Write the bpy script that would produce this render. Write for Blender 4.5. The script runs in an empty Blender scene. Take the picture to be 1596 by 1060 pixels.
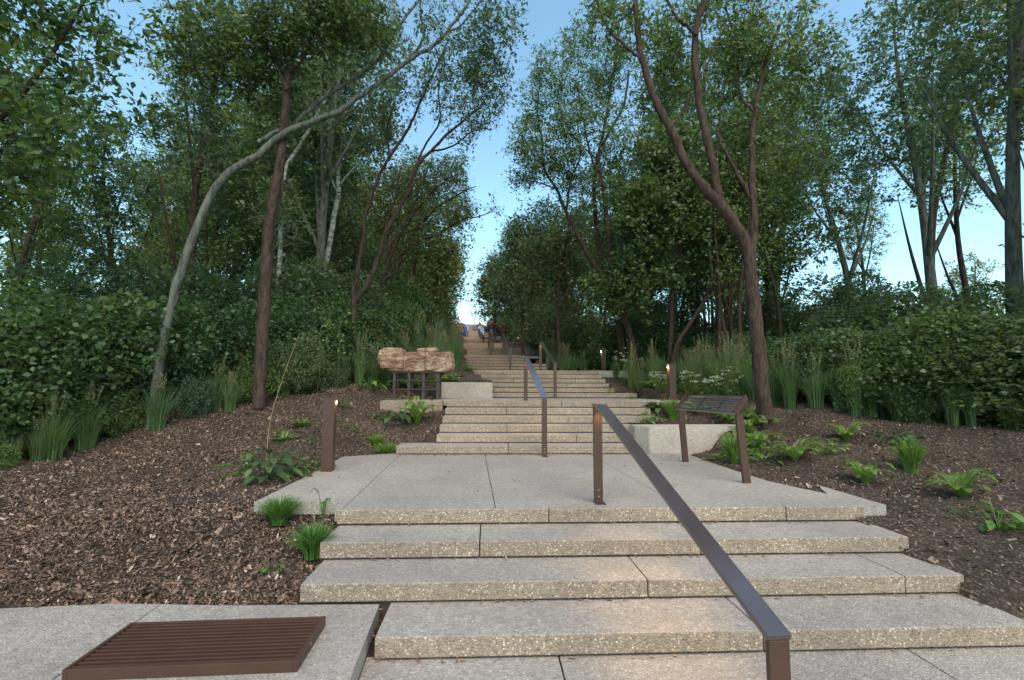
import bpy, bmesh, math, random
import numpy as np
from mathutils import Vector, Matrix
random.seed(7); rng = np.random.default_rng(7)
SC = bpy.context.scene; COL = SC.collection
R = math.radians

# ------------------------------------------------------------------ camera, sky, sun, exposure
YAW, PITCH, ROLL, FPX = R(4.69), R(5.57), R(0.25), 765.0
EYE = Vector((0, 0, 1.62))
cd = bpy.data.cameras.new('camera'); cam = bpy.data.objects.new('camera', cd); COL.objects.link(cam)
cd.sensor_width = 36; cd.lens = 36 * FPX / 1596; cd.clip_end = 2000; cd.clip_start = 0.05
cam.matrix_world = Matrix.Translation(EYE) @ Matrix.Rotation(-YAW, 4, 'Z') @ Matrix.Rotation(math.pi / 2 + PITCH, 4, 'X') @ Matrix.Rotation(ROLL, 4, 'Z')
SC.camera = cam
SUN_EL, SUN_AZ = R(52), R(170)          # azimuth clockwise from +Y (the way the stairs climb)
W = bpy.data.worlds.new("World"); SC.world = W; W.use_nodes = True
nt = W.node_tree; nt.nodes.clear()
sky = nt.nodes.new('ShaderNodeTexSky'); sky.sky_type = 'NISHITA'; sky.sun_disc = False
sky.sun_elevation = SUN_EL; sky.sun_rotation = SUN_AZ; sky.air_density = 1.0; sky.dust_density = 1.0; sky.ozone_density = 1.0
bg = nt.nodes.new('ShaderNodeBackground'); bg.inputs[1].default_value = 0.15
wo = nt.nodes.new('ShaderNodeOutputWorld')
tint = nt.nodes.new('ShaderNodeMix'); tint.data_type = 'RGBA'; tint.blend_type = 'MULTIPLY'; tint.inputs[0].default_value = 1
tint.inputs[7].default_value = (.98, 1.17, 1.04, 1); nt.links.new(sky.outputs[0], tint.inputs[6]); nt.links.new(tint.outputs[2], bg.inputs[0]); nt.links.new(bg.outputs[0], wo.inputs[0])
sl = bpy.data.lights.new('sun', 'SUN'); sl.energy = 1.3; sl.angle = R(45); sl.color = (1.0, 0.75, 0.62)
so = bpy.data.objects.new('sun', sl); COL.objects.link(so)
sd = Vector((math.sin(SUN_AZ) * math.cos(SUN_EL), math.cos(SUN_AZ) * math.cos(SUN_EL), math.sin(SUN_EL)))
so.rotation_euler = sd.to_track_quat('Z', 'Y').to_euler()
SC.view_settings.view_transform = 'Standard'; SC.view_settings.look = 'None'
SC.view_settings.exposure = 1.08; SC.view_settings.gamma = 1
SC.render.engine = 'CYCLES'; SC.cycles.use_denoising = True
SC.cycles.max_bounces = 6; SC.cycles.diffuse_bounces = 3; SC.cycles.transmission_bounces = 3; SC.cycles.transparent_max_bounces = 4
SC.cycles.caustics_reflective = False; SC.cycles.caustics_refractive = False

# where a point of the photograph (1596 x 1060) lies in the place, at a known height or distance
_m = cam.matrix_world.to_3x3()
_r, _u, _f = _m @ Vector((1, 0, 0)), _m @ Vector((0, 1, 0)), _m @ Vector((0, 0, -1))
FH = Vector((math.sin(YAW), math.cos(YAW), 0))
def ray(px, py): return _f + _r * ((px - 798) / FPX) + _u * ((530 - py) / FPX)
def at_z(px, py, z):
    v = ray(px, py); return EYE + v * ((z - EYE.z) / v.z)
def at_d(px, py, d):
    v = ray(px, py); return EYE + v * (d / v.dot(FH))

# ------------------------------------------------------------------ materials
def new_mat(name):
    m = bpy.data.materials.new(name); m.use_nodes = True
    n = m.node_tree; b = n.nodes['Principled BSDF']; return m, n, b
def N(n, t, **k):
    x = n.nodes.new(t)
    for a, v in k.items(): setattr(x, a, v)
    return x
def mix(n, a, b, fac, blend='MIX'):
    x = N(n, 'ShaderNodeMix', data_type='RGBA', blend_type=blend)
    for s, v in ((6, a), (7, b), (0, fac)):
        if hasattr(v, 'links') or hasattr(v, 'is_linked'): n.links.new(v, x.inputs[s])
        elif s == 0: x.inputs[0].default_value = v
        else: x.inputs[s].default_value = (*v, 1)
    return x.outputs[2]
def ramp(n, src, stops):
    x = N(n, 'ShaderNodeValToRGB'); e = x.color_ramp.elements
    while len(e) < len(stops): e.new(0.5)
    for i, (p, c) in enumerate(stops):
        e[i].position = p; e[i].color = (*c, 1) if len(c) == 3 else c
    n.links.new(src, x.inputs[0]); return x.outputs[0]
def pos(n): return N(n, 'ShaderNodeNewGeometry').outputs['Position']
def noise(n, vec, scale, detail=4, rough=.55):
    x = N(n, 'ShaderNodeTexNoise'); x.inputs['Scale'].default_value = scale
    x.inputs['Detail'].default_value = detail; x.inputs['Roughness'].default_value = rough
    n.links.new(vec, x.inputs['Vector']); return x.outputs['Fac']
def bump(n, b, h, strength, dist=.01):
    x = N(n, 'ShaderNodeBump'); x.inputs['Strength'].default_value = strength; x.inputs['Distance'].default_value = dist
    n.links.new(h, x.inputs['Height']); n.links.new(x.outputs[0], b.inputs['Normal'])

def aggregate(name, lo, mid, hi, matrix, cell=70, stain=.35):
    m, n, b = new_mat(name); p = pos(n)
    v = N(n, 'ShaderNodeTexVoronoi'); v.inputs['Scale'].default_value = cell; n.links.new(p, v.inputs['Vector'])
    sep = N(n, 'ShaderNodeSeparateColor'); n.links.new(v.outputs['Color'], sep.inputs[0])
    c = ramp(n, sep.outputs[0], [(0, lo), (.3, mid), (.75, mid), (1, hi)])
    edge = ramp(n, v.outputs['Distance'], [(.32, (0, 0, 0)), (.62, (1, 1, 1))])
    c = mix(n, c, matrix, edge)
    st = ramp(n, noise(n, p, 1.7, 6, .62), [(.35, (0, 0, 0)), (.68, (1, 1, 1))])
    c = mix(n, c, tuple(x * .62 for x in matrix), st if False else N_mul(n, st, stain))
    st2 = ramp(n, noise(n, p, 5.5, 8, .7), [(.50, (0, 0, 0)), (.72, (1, 1, 1))])
    c = mix(n, c, tuple(x * .55 for x in matrix), N_mul(n, st2, stain * .9))
    st3 = ramp(n, noise(n, p, .55, 4, .5), [(.35, (.86, .86, .87)), (.65, (1.08, 1.07, 1.05))]); c = mix(n, c, st3, 1.0, 'MULTIPLY')
    fine = ramp(n, noise(n, p, 26, 3), [(.3, (.8, .8, .8)), (.7, (1.12, 1.12, 1.12))])
    c = mix(n, c, fine, 1.0, 'MULTIPLY')
    n.links.new(c, b.inputs['Base Color']); b.inputs['Roughness'].default_value = .85
    inv = N(n, 'ShaderNodeMath', operation='SUBTRACT'); inv.inputs[0].default_value = 1; n.links.new(v.outputs['Distance'], inv.inputs[1])
    bump(n, b, inv.outputs[0], .75, .006)
    return m
def N_mul(n, col, f):
    x = N(n, 'ShaderNodeMath', operation='MULTIPLY'); n.links.new(col, x.inputs[0]); x.inputs[1].default_value = f
    return x.outputs[0]
def plain(name, col, rough=.5, metal=0, nscale=8, var=.15, spec=.5, bstr=.1, bscale=60):
    m, n, b = new_mat(name); p = pos(n)
    c = ramp(n, noise(n, p, nscale, 5), [(.3, tuple(x * (1 - var) for x in col)), (.7, tuple(min(1, x * (1 + var)) for x in col))])
    n.links.new(c, b.inputs['Base Color']); b.inputs['Roughness'].default_value = rough; b.inputs['Metallic'].default_value = metal
    b.inputs['Specular IOR Level'].default_value = spec
    if bstr: bump(n, b, noise(n, p, bscale, 3), bstr, .003)
    return m
def leafy(name, dark, light, trans=.35, tip=None):
    m = bpy.data.materials.new(name); m.use_nodes = True; n = m.node_tree
    b = n.nodes['Principled BSDF']; o = n.nodes['Material Output']
    g = N(n, 'ShaderNodeNewGeometry'); oi = N(n, 'ShaderNodeObjectInfo')
    stops = [(0, dark), (.85, light)] + ([(1, tip)] if tip else [])
    c = ramp(n, g.outputs['Random Per Island'], stops)
    big = noise(n, g.outputs['Position'], .45, 3)
    c = mix(n, c, ramp(n, big, [(.3, (.72, .84, .8)), (.7, (1.3, 1.2, 1.02))]), 1.0, 'MULTIPLY')
    c = mix(n, c, ramp(n, oi.outputs['Random'], [(0, (.8, .92, .95)), (1, (1.2, 1.1, .9))]), 1.0, 'MULTIPLY')
    n.links.new(c, b.inputs['Base Color']); b.inputs['Roughness'].default_value = .45; b.inputs['Specular IOR Level'].default_value = .5
    t = N(n, 'ShaderNodeBsdfTranslucent')
    c2 = mix(n, c, (1.6, 1.5, .7), 1.0, 'MULTIPLY'); n.links.new(c2, t.inputs['Color'])
    ms = N(n, 'ShaderNodeMixShader'); ms.inputs[0].default_value = trans
    n.links.new(b.outputs[0], ms.inputs[1]); n.links.new(t.outputs[0], ms.inputs[2]); n.links.new(ms.outputs[0], o.inputs['Surface'])
    return m
def bark(name, dark, light, sc=9, pale=None):
    m, n, b = new_mat(name)
    tc = N(n, 'ShaderNodeTexCoord'); mp = N(n, 'ShaderNodeMapping'); mp.inputs['Scale'].default_value = (1, 1, .18)
    n.links.new(tc.outputs['Object'], mp.inputs['Vector'])
    f = noise(n, mp.outputs[0], sc * 2.4, 6, .65)
    c = ramp(n, f, [(.34, dark), (.62, light)])
    if pale:
        mp2 = N(n, 'ShaderNodeMapping'); mp2.inputs['Scale'].default_value = (1, 1, 3.2); n.links.new(tc.outputs['Object'], mp2.inputs['Vector'])
        c = mix(n, c, pale, ramp(n, noise(n, mp2.outputs[0], 3.5, 4), [(.40, (0, 0, 0)), (.5, (1, 1, 1))]))
    n.links.new(c, b.inputs['Base Color']); b.inputs['Roughness'].default_value = .9; b.inputs['Specular IOR Level'].default_value = .2
    bump(n, b, f, .55, .02); return m
def emit(name, col, s):
    m = bpy.data.materials.new(name); m.use_nodes = True; n = m.node_tree; n.nodes.clear()
    e = N(n, 'ShaderNodeEmission'); e.inputs[0].default_value = (*col, 1); e.inputs[1].default_value = s
    o = N(n, 'ShaderNodeOutputMaterial'); n.links.new(e.outputs[0], o.inputs[0]); return m

M = {}
M['agg'] = aggregate('exposed_aggregate', (.13, .095, .07), (.40, .31, .225), (.82, .70, .56), (.30, .23, .17))
M['pave'] = aggregate('paving_aggregate', (.18, .16, .138), (.40, .36, .31), (.62, .57, .50), (.34, .305, .265), cell=85)
M['tread'] = aggregate('worn_tread_aggregate', (.21, .185, .16), (.41, .37, .32), (.64, .60, .54), (.34, .30, .26), cell=75)
M['block'] = aggregate('pale_block', (.30, .26, .22), (.50, .44, .37), (.68, .62, .54), (.44, .39, .33), cell=80, stain=.25)
M['black'] = plain('grate_gap_shade', (.008, .007, .006), .9, bstr=0)  # near-black colour standing for the shade between the grate slats
M['joint'] = plain('joint_soil', (.075, .055, .04), .95, bstr=0)
M['steel'] = plain('brown_coated_steel', (.068, .033, .022), .42, 0, 5, .12, .5, .03)
M['steel_dark'] = plain('dark_brown_steel', (.045, .025, .019), .45, 0, 5, .12, .5, .03)
M['rail'] = plain('handrail_coating', (.06, .034, .032), .3, 0, 5, .1, .9, .0)
M['rail'].node_tree.nodes['Principled BSDF'].inputs['Coat Weight'].default_value = 1; M['rail'].node_tree.nodes['Principled BSDF'].inputs['Coat IOR'].default_value = 1.65; M['rail'].node_tree.nodes['Principled BSDF'].inputs['Coat Roughness'].default_value = .12
M['bolt'] = plain('bolt_steel', (.35, .3, .25), .35, .8, 5, .1)
M['lamp'] = emit('warm_lamp', (1.0, .72, .42), 14)
M['lamp_soft'] = emit('soft_lamp', (1.0, .78, .55), 2.2)
M['bark'] = bark('brown_bark', (.024, .017, .013), (.095, .062, .047))
M['bark_dark'] = bark('dark_bark', (.018, .014, .011), (.08, .055, .04))
M['bark_grey'] = bark('grey_green_bark', (.045, .046, .038), (.155, .165, .135), 6)
M['bark_pale'] = bark('pale_bark', (.09, .09, .08), (.24, .25, .22), 6, (.38, .40, .36))
M['leaf_dark'] = leafy('dark_leaves', (.034, .066, .034), (.125, .20, .09), .42)
M['leaf_mid'] = leafy('mid_leaves', (.052, .098, .042), (.17, .26, .10), .45, (.20, .24, .10))
M['leaf_olive'] = leafy('olive_leaves', (.065, .105, .05), (.17, .235, .115), .42, (.22, .25, .12))
M['leaf_blue'] = leafy('bluish_leaves', (.05, .088, .056), (.145, .21, .13), .42)
M['leaf_ground'] = leafy('groundcover_leaves', (.06, .125, .03), (.18, .30, .075), .35)
M['leaf_lime'] = leafy('lime_leaves', (.078, .145, .034), (.21, .325, .085), .35)
M['leaf_yellow'] = leafy('yellow_green_leaves', (.11, .165, .05), (.27, .34, .12), .35)
M['grass'] = leafy('grass_blades', (.06, .11, .045), (.17, .25, .12), .35)
M['straw'] = plain('dry_straw', (.30, .22, .15), .9, bstr=0)
M['plume'] = leafy('grass_plumes', (.16, .17, .11), (.30, .30, .20), .3)
M['petal'] = leafy('white_petals', (.5, .52, .5), (.75, .78, .74), .2)

m, n, b = new_mat('mulch_soil'); p = pos(n)
v = N(n, 'ShaderNodeTexVoronoi'); v.inputs['Scale'].default_value = 34; n.links.new(p, v.inputs['Vector'])
sep = N(n, 'ShaderNodeSeparateColor'); n.links.new(v.outputs['Color'], sep.inputs[0])
c = ramp(n, sep.outputs[1], [(0, (.045, .03, .02)), (.5, (.12, .08, .055)), (.85, (.19, .135, .095)), (1, (.33, .25, .18))])
c = mix(n, c, (.05, .033, .023), ramp(n, v.outputs['Distance'], [(.25, (0, 0, 0)), (.6, (1, 1, 1))]))
c = mix(n, c, ramp(n, noise(n, p, 1.6, 5), [(.35, (.7, .68, .66)), (.65, (1.25, 1.25, 1.2))]), 1.0, 'MULTIPLY')
sx = N(n, 'ShaderNodeSeparateXYZ'); n.links.new(p, sx.inputs[0])
ax = N(n, 'ShaderNodeMath', operation='ABSOLUTE'); n.links.new(sx.outputs[0], ax.inputs[0]); dv = N(n, 'ShaderNodeMath', operation='MULTIPLY_ADD'); n.links.new(ax.outputs[0], dv.inputs[0]); dv.inputs[1].default_value = .25; dv.inputs[2].default_value = -2.1; dv.use_clamp = True
c = mix(n, c, ramp(n, noise(n, p, 2.5, 6), [(.3, (.03, .05, .018)), (.7, (.075, .10, .04))]), dv.outputs[0])
n.links.new(c, b.inputs['Base Color']); b.inputs['Roughness'].default_value = .95
bump(n, b, noise(n, p, 30, 5, .7), 1, .05); M['soil'] = m
def chipmat(name, stops):
    m, n, b = new_mat(name); g = N(n, 'ShaderNodeNewGeometry')
    n.links.new(ramp(n, g.outputs['Random Per Island'], stops), b.inputs['Base Color']); b.inputs['Roughness'].default_value = .9
    return m
M['chips'] = chipmat('wood_chips', [(0, (.05, .03, .021)), (.4, (.13, .075, .05)), (.8, (.22, .14, .095)), (.97, (.34, .24, .17)), (1, (.52, .44, .36))])
m, n, b = new_mat('sandstone'); tc = N(n, 'ShaderNodeTexCoord'); p = tc.outputs['Object']
mp = N(n, 'ShaderNodeMapping'); mp.inputs['Scale'].default_value = (.8, .8, 2.0); n.links.new(p, mp.inputs['Vector'])
c = ramp(n, noise(n, mp.outputs[0], 3.2, 7, .65), [(.3, (.10, .05, .028)), (.45, (.27, .155, .10)), (.58, (.42, .27, .18)), (.74, (.58, .45, .34))])
c = mix(n, c, (.50, .42, .34), ramp(n, noise(n, p, 2.3, 4), [(.56, (0, 0, 0)), (.7, (.5, .5, .5))]))
mp3 = N(n, 'ShaderNodeMapping'); mp3.inputs['Scale'].default_value = (1.0, 1.0, 2.6); n.links.new(p, mp3.inputs['Vector'])
vo = N(n, 'ShaderNodeTexVoronoi', feature='DISTANCE_TO_EDGE', distance='CHEBYCHEV') if False else N(n, 'ShaderNodeTexVoronoi', feature='DISTANCE_TO_EDGE'); vo.inputs['Scale'].default_value = 3.0; vo.inputs['Randomness'].default_value = .7; n.links.new(mp3.outputs[0], vo.inputs['Vector'])
c = mix(n, c, (.45, .4, .38), ramp(n, vo.outputs['Distance'], [(.0, (1, 1, 1)), (.035, (0, 0, 0))]), 'MULTIPLY')
n.links.new(c, b.inputs['Base Color']); b.inputs['Roughness'].default_value = .85
bump(n, b, noise(n, mp.outputs[0], 9, 8, .7), 1, .06); M['stone'] = m
m, n, b = new_mat('far_ground'); p = pos(n)
n.links.new(ramp(n, noise(n, p, .3, 6), [(.3, (.03, .05, .02)), (.7, (.08, .09, .04))]), b.inputs['Base Color']); b.inputs['Roughness'].default_value = 1; M['far'] = m
for nm, c_, r_ in (('skin', (.45, .26, .18), .5), ('hair', (.05, .03, .02), .6), ('blue_cloth', (.02, .07, .36), .8), ('white_cloth', (.62, .68, .68), .8),
                   ('black_cloth', (.012, .014, .014), .8), ('tan_cloth', (.5, .38, .28), .8)):
    M[nm] = plain(nm, c_, r_, bstr=0)

# ------------------------------------------------------------------ object helpers
def tag(o, label=None, cat=None, group=None, kind=None):
    if label: o['label'] = label
    if cat: o['category'] = cat
    if group: o['group'] = group
    if kind: o['kind'] = kind
    return o
def empty(name, loc=(0, 0, 0), rz=0, label=None, cat=None, group=None):
    o = bpy.data.objects.new(name, None); COL.objects.link(o); o.location = loc; o.rotation_euler = (0, 0, rz); o.empty_display_size = .2
    return tag(o, label, cat, group)
def link(name, me, mat, parent=None):
    o = bpy.data.objects.new(name, me); COL.objects.link(o)
    if mat: me.materials.append(mat)
    if parent: o.parent = parent
    return o
def np_mesh(name, V, F, mats=None, smooth=False):
    V = np.asarray(V, dtype=np.float32); F = np.asarray(F, dtype=np.int32); k = F.shape[1]
    me = bpy.data.meshes.new(name); me.vertices.add(len(V)); me.vertices.foreach_set('co', V.ravel())
    me.loops.add(F.size); me.loops.foreach_set('vertex_index', F.ravel())
    me.polygons.add(len(F)); me.polygons.foreach_set('loop_start', np.arange(0, F.size, k, dtype=np.int32))
    if smooth: me.polygons.foreach_set('use_smooth', np.ones(len(F), dtype=bool))
    me.update(calc_edges=True); me.validate(); return me
class MB:
    """collects solids and turns them into ONE mesh"""
    def __init__(s): s.bm = bmesh.new()
    def box(s, a, b, bev=0, mat=None):
        g = bmesh.ops.create_cube(s.bm, size=1)['verts']
        for v in g: v.co = Vector([a[i] + (v.co[i] + .5) * (b[i] - a[i]) for i in range(3)])
        if bev:
            es = list({e for v in g for e in v.link_edges})
            r = bmesh.ops.bevel(s.bm, geom=es, offset=bev, segments=2, affect='EDGES', profile=.6); g = r['verts']
            g = list({v for f in r['faces'] for v in f.verts})
        if mat: bmesh.ops.transform(s.bm, matrix=mat, verts=g)
        return s
    def bar(s, p, q, w, h, up=Vector((0, 0, 1)), bev=.003):
        p, q = Vector(p), Vector(q); L = (q - p).length; y = (q - p).normalized(); x = y.cross(up).normalized(); z = x.cross(y)
        m = Matrix((x, y, z)).transposed().to_4x4(); m.translation = p
        return s.box((-w / 2, 0, -h / 2), (w / 2, L, h / 2), bev, m)
    def cyl(s, p, q, r, seg=12, r2=None):
        p, q = Vector(p), Vector(q); m = (q - p).to_track_quat('Z', 'Y').to_matrix().to_4x4(); m.translation = (p + q) / 2
        bmesh.ops.create_cone(s.bm, cap_ends=True, segments=seg, radius1=r, radius2=r if r2 is None else r2, depth=(q - p).length, matrix=m); return s
    def prism(s, poly, z0, z1):
        lo = [s.bm.verts.new((x, y, z0)) for x, y in poly]; hi = [s.bm.verts.new((x, y, z1)) for x, y in poly]
        s.bm.faces.new(hi); s.bm.faces.new(lo[::-1]); k = len(poly)
        for i in range(k): s.bm.faces.new((lo[i], lo[(i + 1) % k], hi[(i + 1) % k], hi[i]))
        return s
    def build(s, name, mat, parent=None, smooth=False):
        bmesh.ops.recalc_face_normals(s.bm, faces=s.bm.faces)
        me = bpy.data.meshes.new(name); s.bm.to_mesh(me); s.bm.free()
        if smooth:
            for p in me.polygons: p.use_smooth = True
        return link(name, me, mat, parent)
def clip(poly, axis, lim, keep_less):
    out = []
    for i in range(len(poly)):
        a, b = poly[i], poly[(i + 1) % len(poly)]
        ina = (a[axis] <= lim) == keep_less; inb = (b[axis] <= lim) == keep_less
        if ina: out.append(a)
        if ina != inb:
            t = (lim - a[axis]) / (b[axis] - a[axis]); out.append((a[0] + t * (b[0] - a[0]), a[1] + t * (b[1] - a[1])))
    return out
def copy_tree(o, parent=None):
    c = o.copy(); COL.objects.link(c)
    if parent: c.parent = parent
    for ch in list(o.children): copy_tree(ch, c)
    return c

# ------------------------------------------------------------------ the stairs
SKEW = R(-2.0); RISE = .135
ck, sk = math.cos(SKEW), math.sin(SKEW)
def w2(x, y, Y0):                      # stair frame -> world (rotated about X = .5)
    return (.5 + (x - .5) * ck - (y) * sk, Y0 + (x - .5) * sk + y * ck)
FL = [  # Y of first edge, z below the first riser, tread, count, [(left, right)], joints, depth of the last block
    ('first', 1.70, -.405, .4665, 7, [(-2.4, 3.55), (-2.4, 3.55), (-2.4, 3.55), (-.605, 3.55), (-1.22, 3.55), (-1.25, 3.55), (-1.265, 3.55)],
     [[.5, 2.4], [0, 2.2], [.5, 2.7], [1.77], [1.2, 3.1], [0, 1.79], [.61, 2.8]], .05),
    ('second', 8.12, .54, .421, 6, [(-1.2, 2.77), (-.60, 2.77), (-.59, 2.96), (-.58, 3.54), (-.57, 3.54), (-.57, 3.55)],
     [[.62], [1.81], [.62], [1.8], [.64], [1.8]], .35),
    ('third', 13.25, 1.35, .365, 6, [(.57, 4.5), (.57, 3.95), (.3, 3.95), (.05, 3.9), (.05, 3.88), (.05, 3.87)],
     [[1.5, 3.1], [2.3], [2.7], [1.2, 3.0], [1.9], [.9, 2.6]], .35),
    ('fourth', 18.45, 2.16, .40, 6, [(-.22, 2.9)] * 3 + [(-.27, 2.15)] * 3, [[.8], [1.7], [.8], [1.3], [.5], [1.4]], .3),
    ('fifth', 24.6, 2.97, .42, 6, [(-.3, 2.8)] * 6, [[.8], [1.7], [.6], [1.8], [.9], [1.4]], .3),
    ('sixth', 30.5, 3.78, .42, 6, [(-.6, 2.0)] * 6, [[.6]] * 6, .3),
    ('seventh', 36.5, 4.59, .42, 6, [(-.7, 1.6)] * 6, [[.6]] * 6, .3),
    ('eighth', 42.3, 5.40, .42, 6, [(-.9, 1.6)] * 6, [[.6]] * 6, .3),
    ('ninth', 47.7, 6.21, .45, 6, [(-.9, 1.6)] * 6, [[.6]] * 6, .3),
    ('tenth', 53.4, 7.02, .45, 6, [(-.9, 1.6)] * 6, [[.6]] * 6, .3),
    ('eleventh', 58.9, 7.83, .45, 6, [(-.9, 1.6)] * 6, [[.6]] * 6, .3),
    ('last', 64.0, 8.64, .38, 14, [(-1.2, 1.4)] * 14, [[.3]] * 14, .3)]
FLX = []
words = {'first': 'nearest flight of beige pebble-concrete steps, rising straight from the bottom of the picture',
         'second': 'second flight of pebble-concrete steps, beyond the near landing with the slatted board',
         'third': 'third flight of pebble-concrete steps, right behind the landing that carries the boulder stand',
         'fourth': 'fourth flight of concrete steps, starting level with the low brown ledges',
         'fifth': 'fifth flight of concrete steps uphill, beside the post lamp in white flowers',
         'sixth': 'sixth flight of concrete steps, where two handrails overlap in the middle distance',
         'seventh': 'seventh flight of concrete steps, beside the second boulder on its frame',
         'eighth': 'eighth flight of concrete steps, just below the person in blue',
         'ninth': 'ninth flight of concrete steps, where the person in blue stands',
         'tenth': 'tenth flight of concrete steps, just above the person in blue',
         'eleventh': 'last of the gentle flights of concrete steps, below the steep sunlit one',
         'last': 'steep sunlit last flight of concrete steps reaching the hilltop'}
for nm, Y0, z0, tr, cnt, lr, jn, last in FL:
    root = empty('stair_flight', (.5, Y0, z0), SKEW, words[nm], 'stairs', 'flights of steps up the hill')
    base = MB(); base_needed = []
    for i in range(cnt):
        a, b2 = lr[i]; e = i * tr; top = (i + 1) * RISE
        dep = (tr + .06) if i < cnt - 1 else last
        ends = [a] + [j for j in jn[i] if a + .2 < j < b2 - .2] + [b2]
        for k in range(len(ends) - 1):
            jy = random.uniform(-.003, .003)
            MB().box((ends[k] - .5 + (.004 if k else 0), e + jy, top - (.120 if Y0 < 12 else .113 if Y0 < 18 else .098)), (ends[k + 1] - .5 - (.004 if k < len(ends) - 2 else 0), e + dep, top),
                     .009 if Y0 < 20 else 0).build('step_block', M['agg'], root)
            sb = root.children[-1].data; sb.materials.append(M['tread'])
            for p_ in sb.polygons:
                if p_.normal.z > .95: p_.material_index = 1
        base.box((a - .5 + .02, e + .03, top - RISE - (.12 if i else .3)), (b2 - .5 - .02, cnt * tr + .02, top - .06 if dep > .2 else top - .09))
    base.build('foundation', M['joint'], root)
    FLX.append((Y0, z0, tr, cnt, lr))
def structure(name, mb, mat): return tag(mb.build(name, mat), kind='structure')
def slab(name, poly, z, splits=(), ysplits=(), mat=None, th=.11, gap=.004):
    mb = MB(); xs = [-99] + list(splits) + [99]; ys = [-99] + list(ysplits) + [99]
    for i in range(len(xs) - 1):
        for j in range(len(ys) - 1):
            q = clip(clip(clip(clip(poly, 0, xs[i] + gap, False), 0, xs[i + 1] - gap, True), 1, ys[j] + gap, False), 1, ys[j + 1] - gap, True)
            if len(q) > 2: mb.prism(q, z - th, z)
    return structure(name, mb, mat or M['pave'])
def xy(v): return (v.x, v.y)
# near landing
Y0 = FLX[0][0] + 6 * .4665 + .056
Lpoly = [w2(3.55, 0, Y0), w2(-1.20, 0, Y0), xy(at_z(529, 783, .54)), xy(at_z(396, 783, .54)), xy(at_z(440, 761, .54)), xy(at_z(498, 732, .54)),
         xy(at_z(533, 712, .54)), xy(at_z(622, 706, .54)), w2(-1.18, .04, 8.12), w2(2.8, .04, 8.12), xy(at_z(1065, 705.5, .54)), xy(at_z(1112, 722, .54)),
         xy(at_z(1194, 749, .54)), xy(at_z(1290, 770, .54)), w2(3.9, 1.0, Y0), w2(3.9, 0, Y0)]
slab('near_landing', Lpoly[::-1], .54, (-1.13, .23, 1.95), (5.9,))
slab('near_landing_bedding', [(p[0] * .99, p[1] + .02) for p in Lpoly[::-1]], .545 - .115, mat=M['joint'], th=.3)
# other landings: from the last block of one flight to the foot of the next
def landing(i, left, right, name, splits=(), extra=()):
    Ya, za, tra, na, lra = FLX[i]; Yb = FLX[i + 1][0]; z = za + na * RISE
    y0 = (na - 1) * tra + (.356 if i == 1 or i == 2 else .306)
    poly = [w2(left, y0, Ya), w2(right, y0, Ya), w2(right, .06, Yb), w2(left, .06, Yb)]
    slab(name, poly, z, splits)
    return z
landing(1, -.9, 4.6, 'second_landing', (.6, 2.4))
landing(2, -.4, 3.9, 'third_landing', (.8, 2.3))
landing(3, -.4, 2.9, 'fourth_landing', (1.0,))
landing(4, -.6, 2.8, 'fifth_landing', (1.0,))
for i in range(5, 11): landing(i, FL[i][5][0][0], 2.0, 'upper_landing')
slab('hilltop_path', [(-1.5, 69.1), (1.6, 69.1), (2.2, 130), (-2.2, 130)], 10.53, th=.3)
# side pavement at lower left, level with the third riser
side = [xy(at_z(160, 925, .135)), xy(at_z(120, 1052, .135)), xy(at_z(566, 1056, .135)), xy(at_z(600, 944, .135)), w2(-.64, 0, 3.62), xy(at_z(462, 921, .135)), xy(at_z(402, 915, .135))]
ya = xy(at_z(560, 1058, .135)); 
side = [(-3.6, ya[1]), (-.600, ya[1] - .02), (-.613, 3.62 - .02), (-1.7, 3.66), (-2.4, 3.74), (-3.6, 3.7)]
slab('side_pavement', side, .135, (-2.1,), th=.12)
slab('side_pavement_bedding', [(x, y + .02) for x, y in side], .02, mat=M['joint'], th=.3)
slab('lower_landing', [(-9, -4), (9, -4), (9, 1.75), (-9, 1.75)], -.405 + .0, (-2, .5, 3), (-1.0,), th=.2)

# low walls and kerb blocks (things)
def wall(poly, z0, z1, label, mat='block', bev=.012):
    mb = MB().prism(poly, z0, z1)
    bmesh.ops.recalc_face_normals(mb.bm, faces=mb.bm.faces)
    bmesh.ops.bevel(mb.bm, geom=list(mb.bm.edges), offset=bev, segments=2, affect='EDGES')
    return tag(mb.build('concrete_block', M[mat]), label, 'concrete block', 'low concrete blocks beside the steps')
a = at_z(1001, 707, .54)
wall([(2.99, a.y + .03), (4.75, a.y + .10), (4.85, a.y + .62), (2.83, a.y + .62), (2.83, a.y + .30)], .35, .975, 'large pale concrete block behind the slatted board at the right of the near landing')
y2 = w2(-.6, 5 * .421, 8.12)[1]
wall([(-1.85, y2 - .02), (-.59, y2 - .04), (-.59, y2 + .5), (-1.85, y2 + .5)], .95, 1.349, 'long low concrete block below the boulder stand, above the green fern', 'agg')
wall([(-1.85, y2 + .505), (-.91, y2 + .505), (-.91, 13.0), (-1.85, 13.0)], 1.2, 1.346, 'flat concrete pad under the legs of the boulder stand')
c = at_z(727, 620, 1.35)
wall([(-.86, 12.95), (.555, 12.93), (.555, 13.6), (-.86, 13.6)], 1.2, 1.76, 'square-cut concrete block right of the boulder stand, under the brown ledge')
wall([(3.56, y2 + .1), (4.75, y2 + .06), (4.75, y2 + .42), (3.56, y2 + .46)], 1.2, 1.348, 'thin concrete kerb at the foot of the near right post lamp')
wall([(3.90, 15.0), (5.05, 14.95), (5.05, 15.5), (3.90, 15.5)], 1.86, 2.165, 'concrete kerb block at the right end of the third flight')
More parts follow.
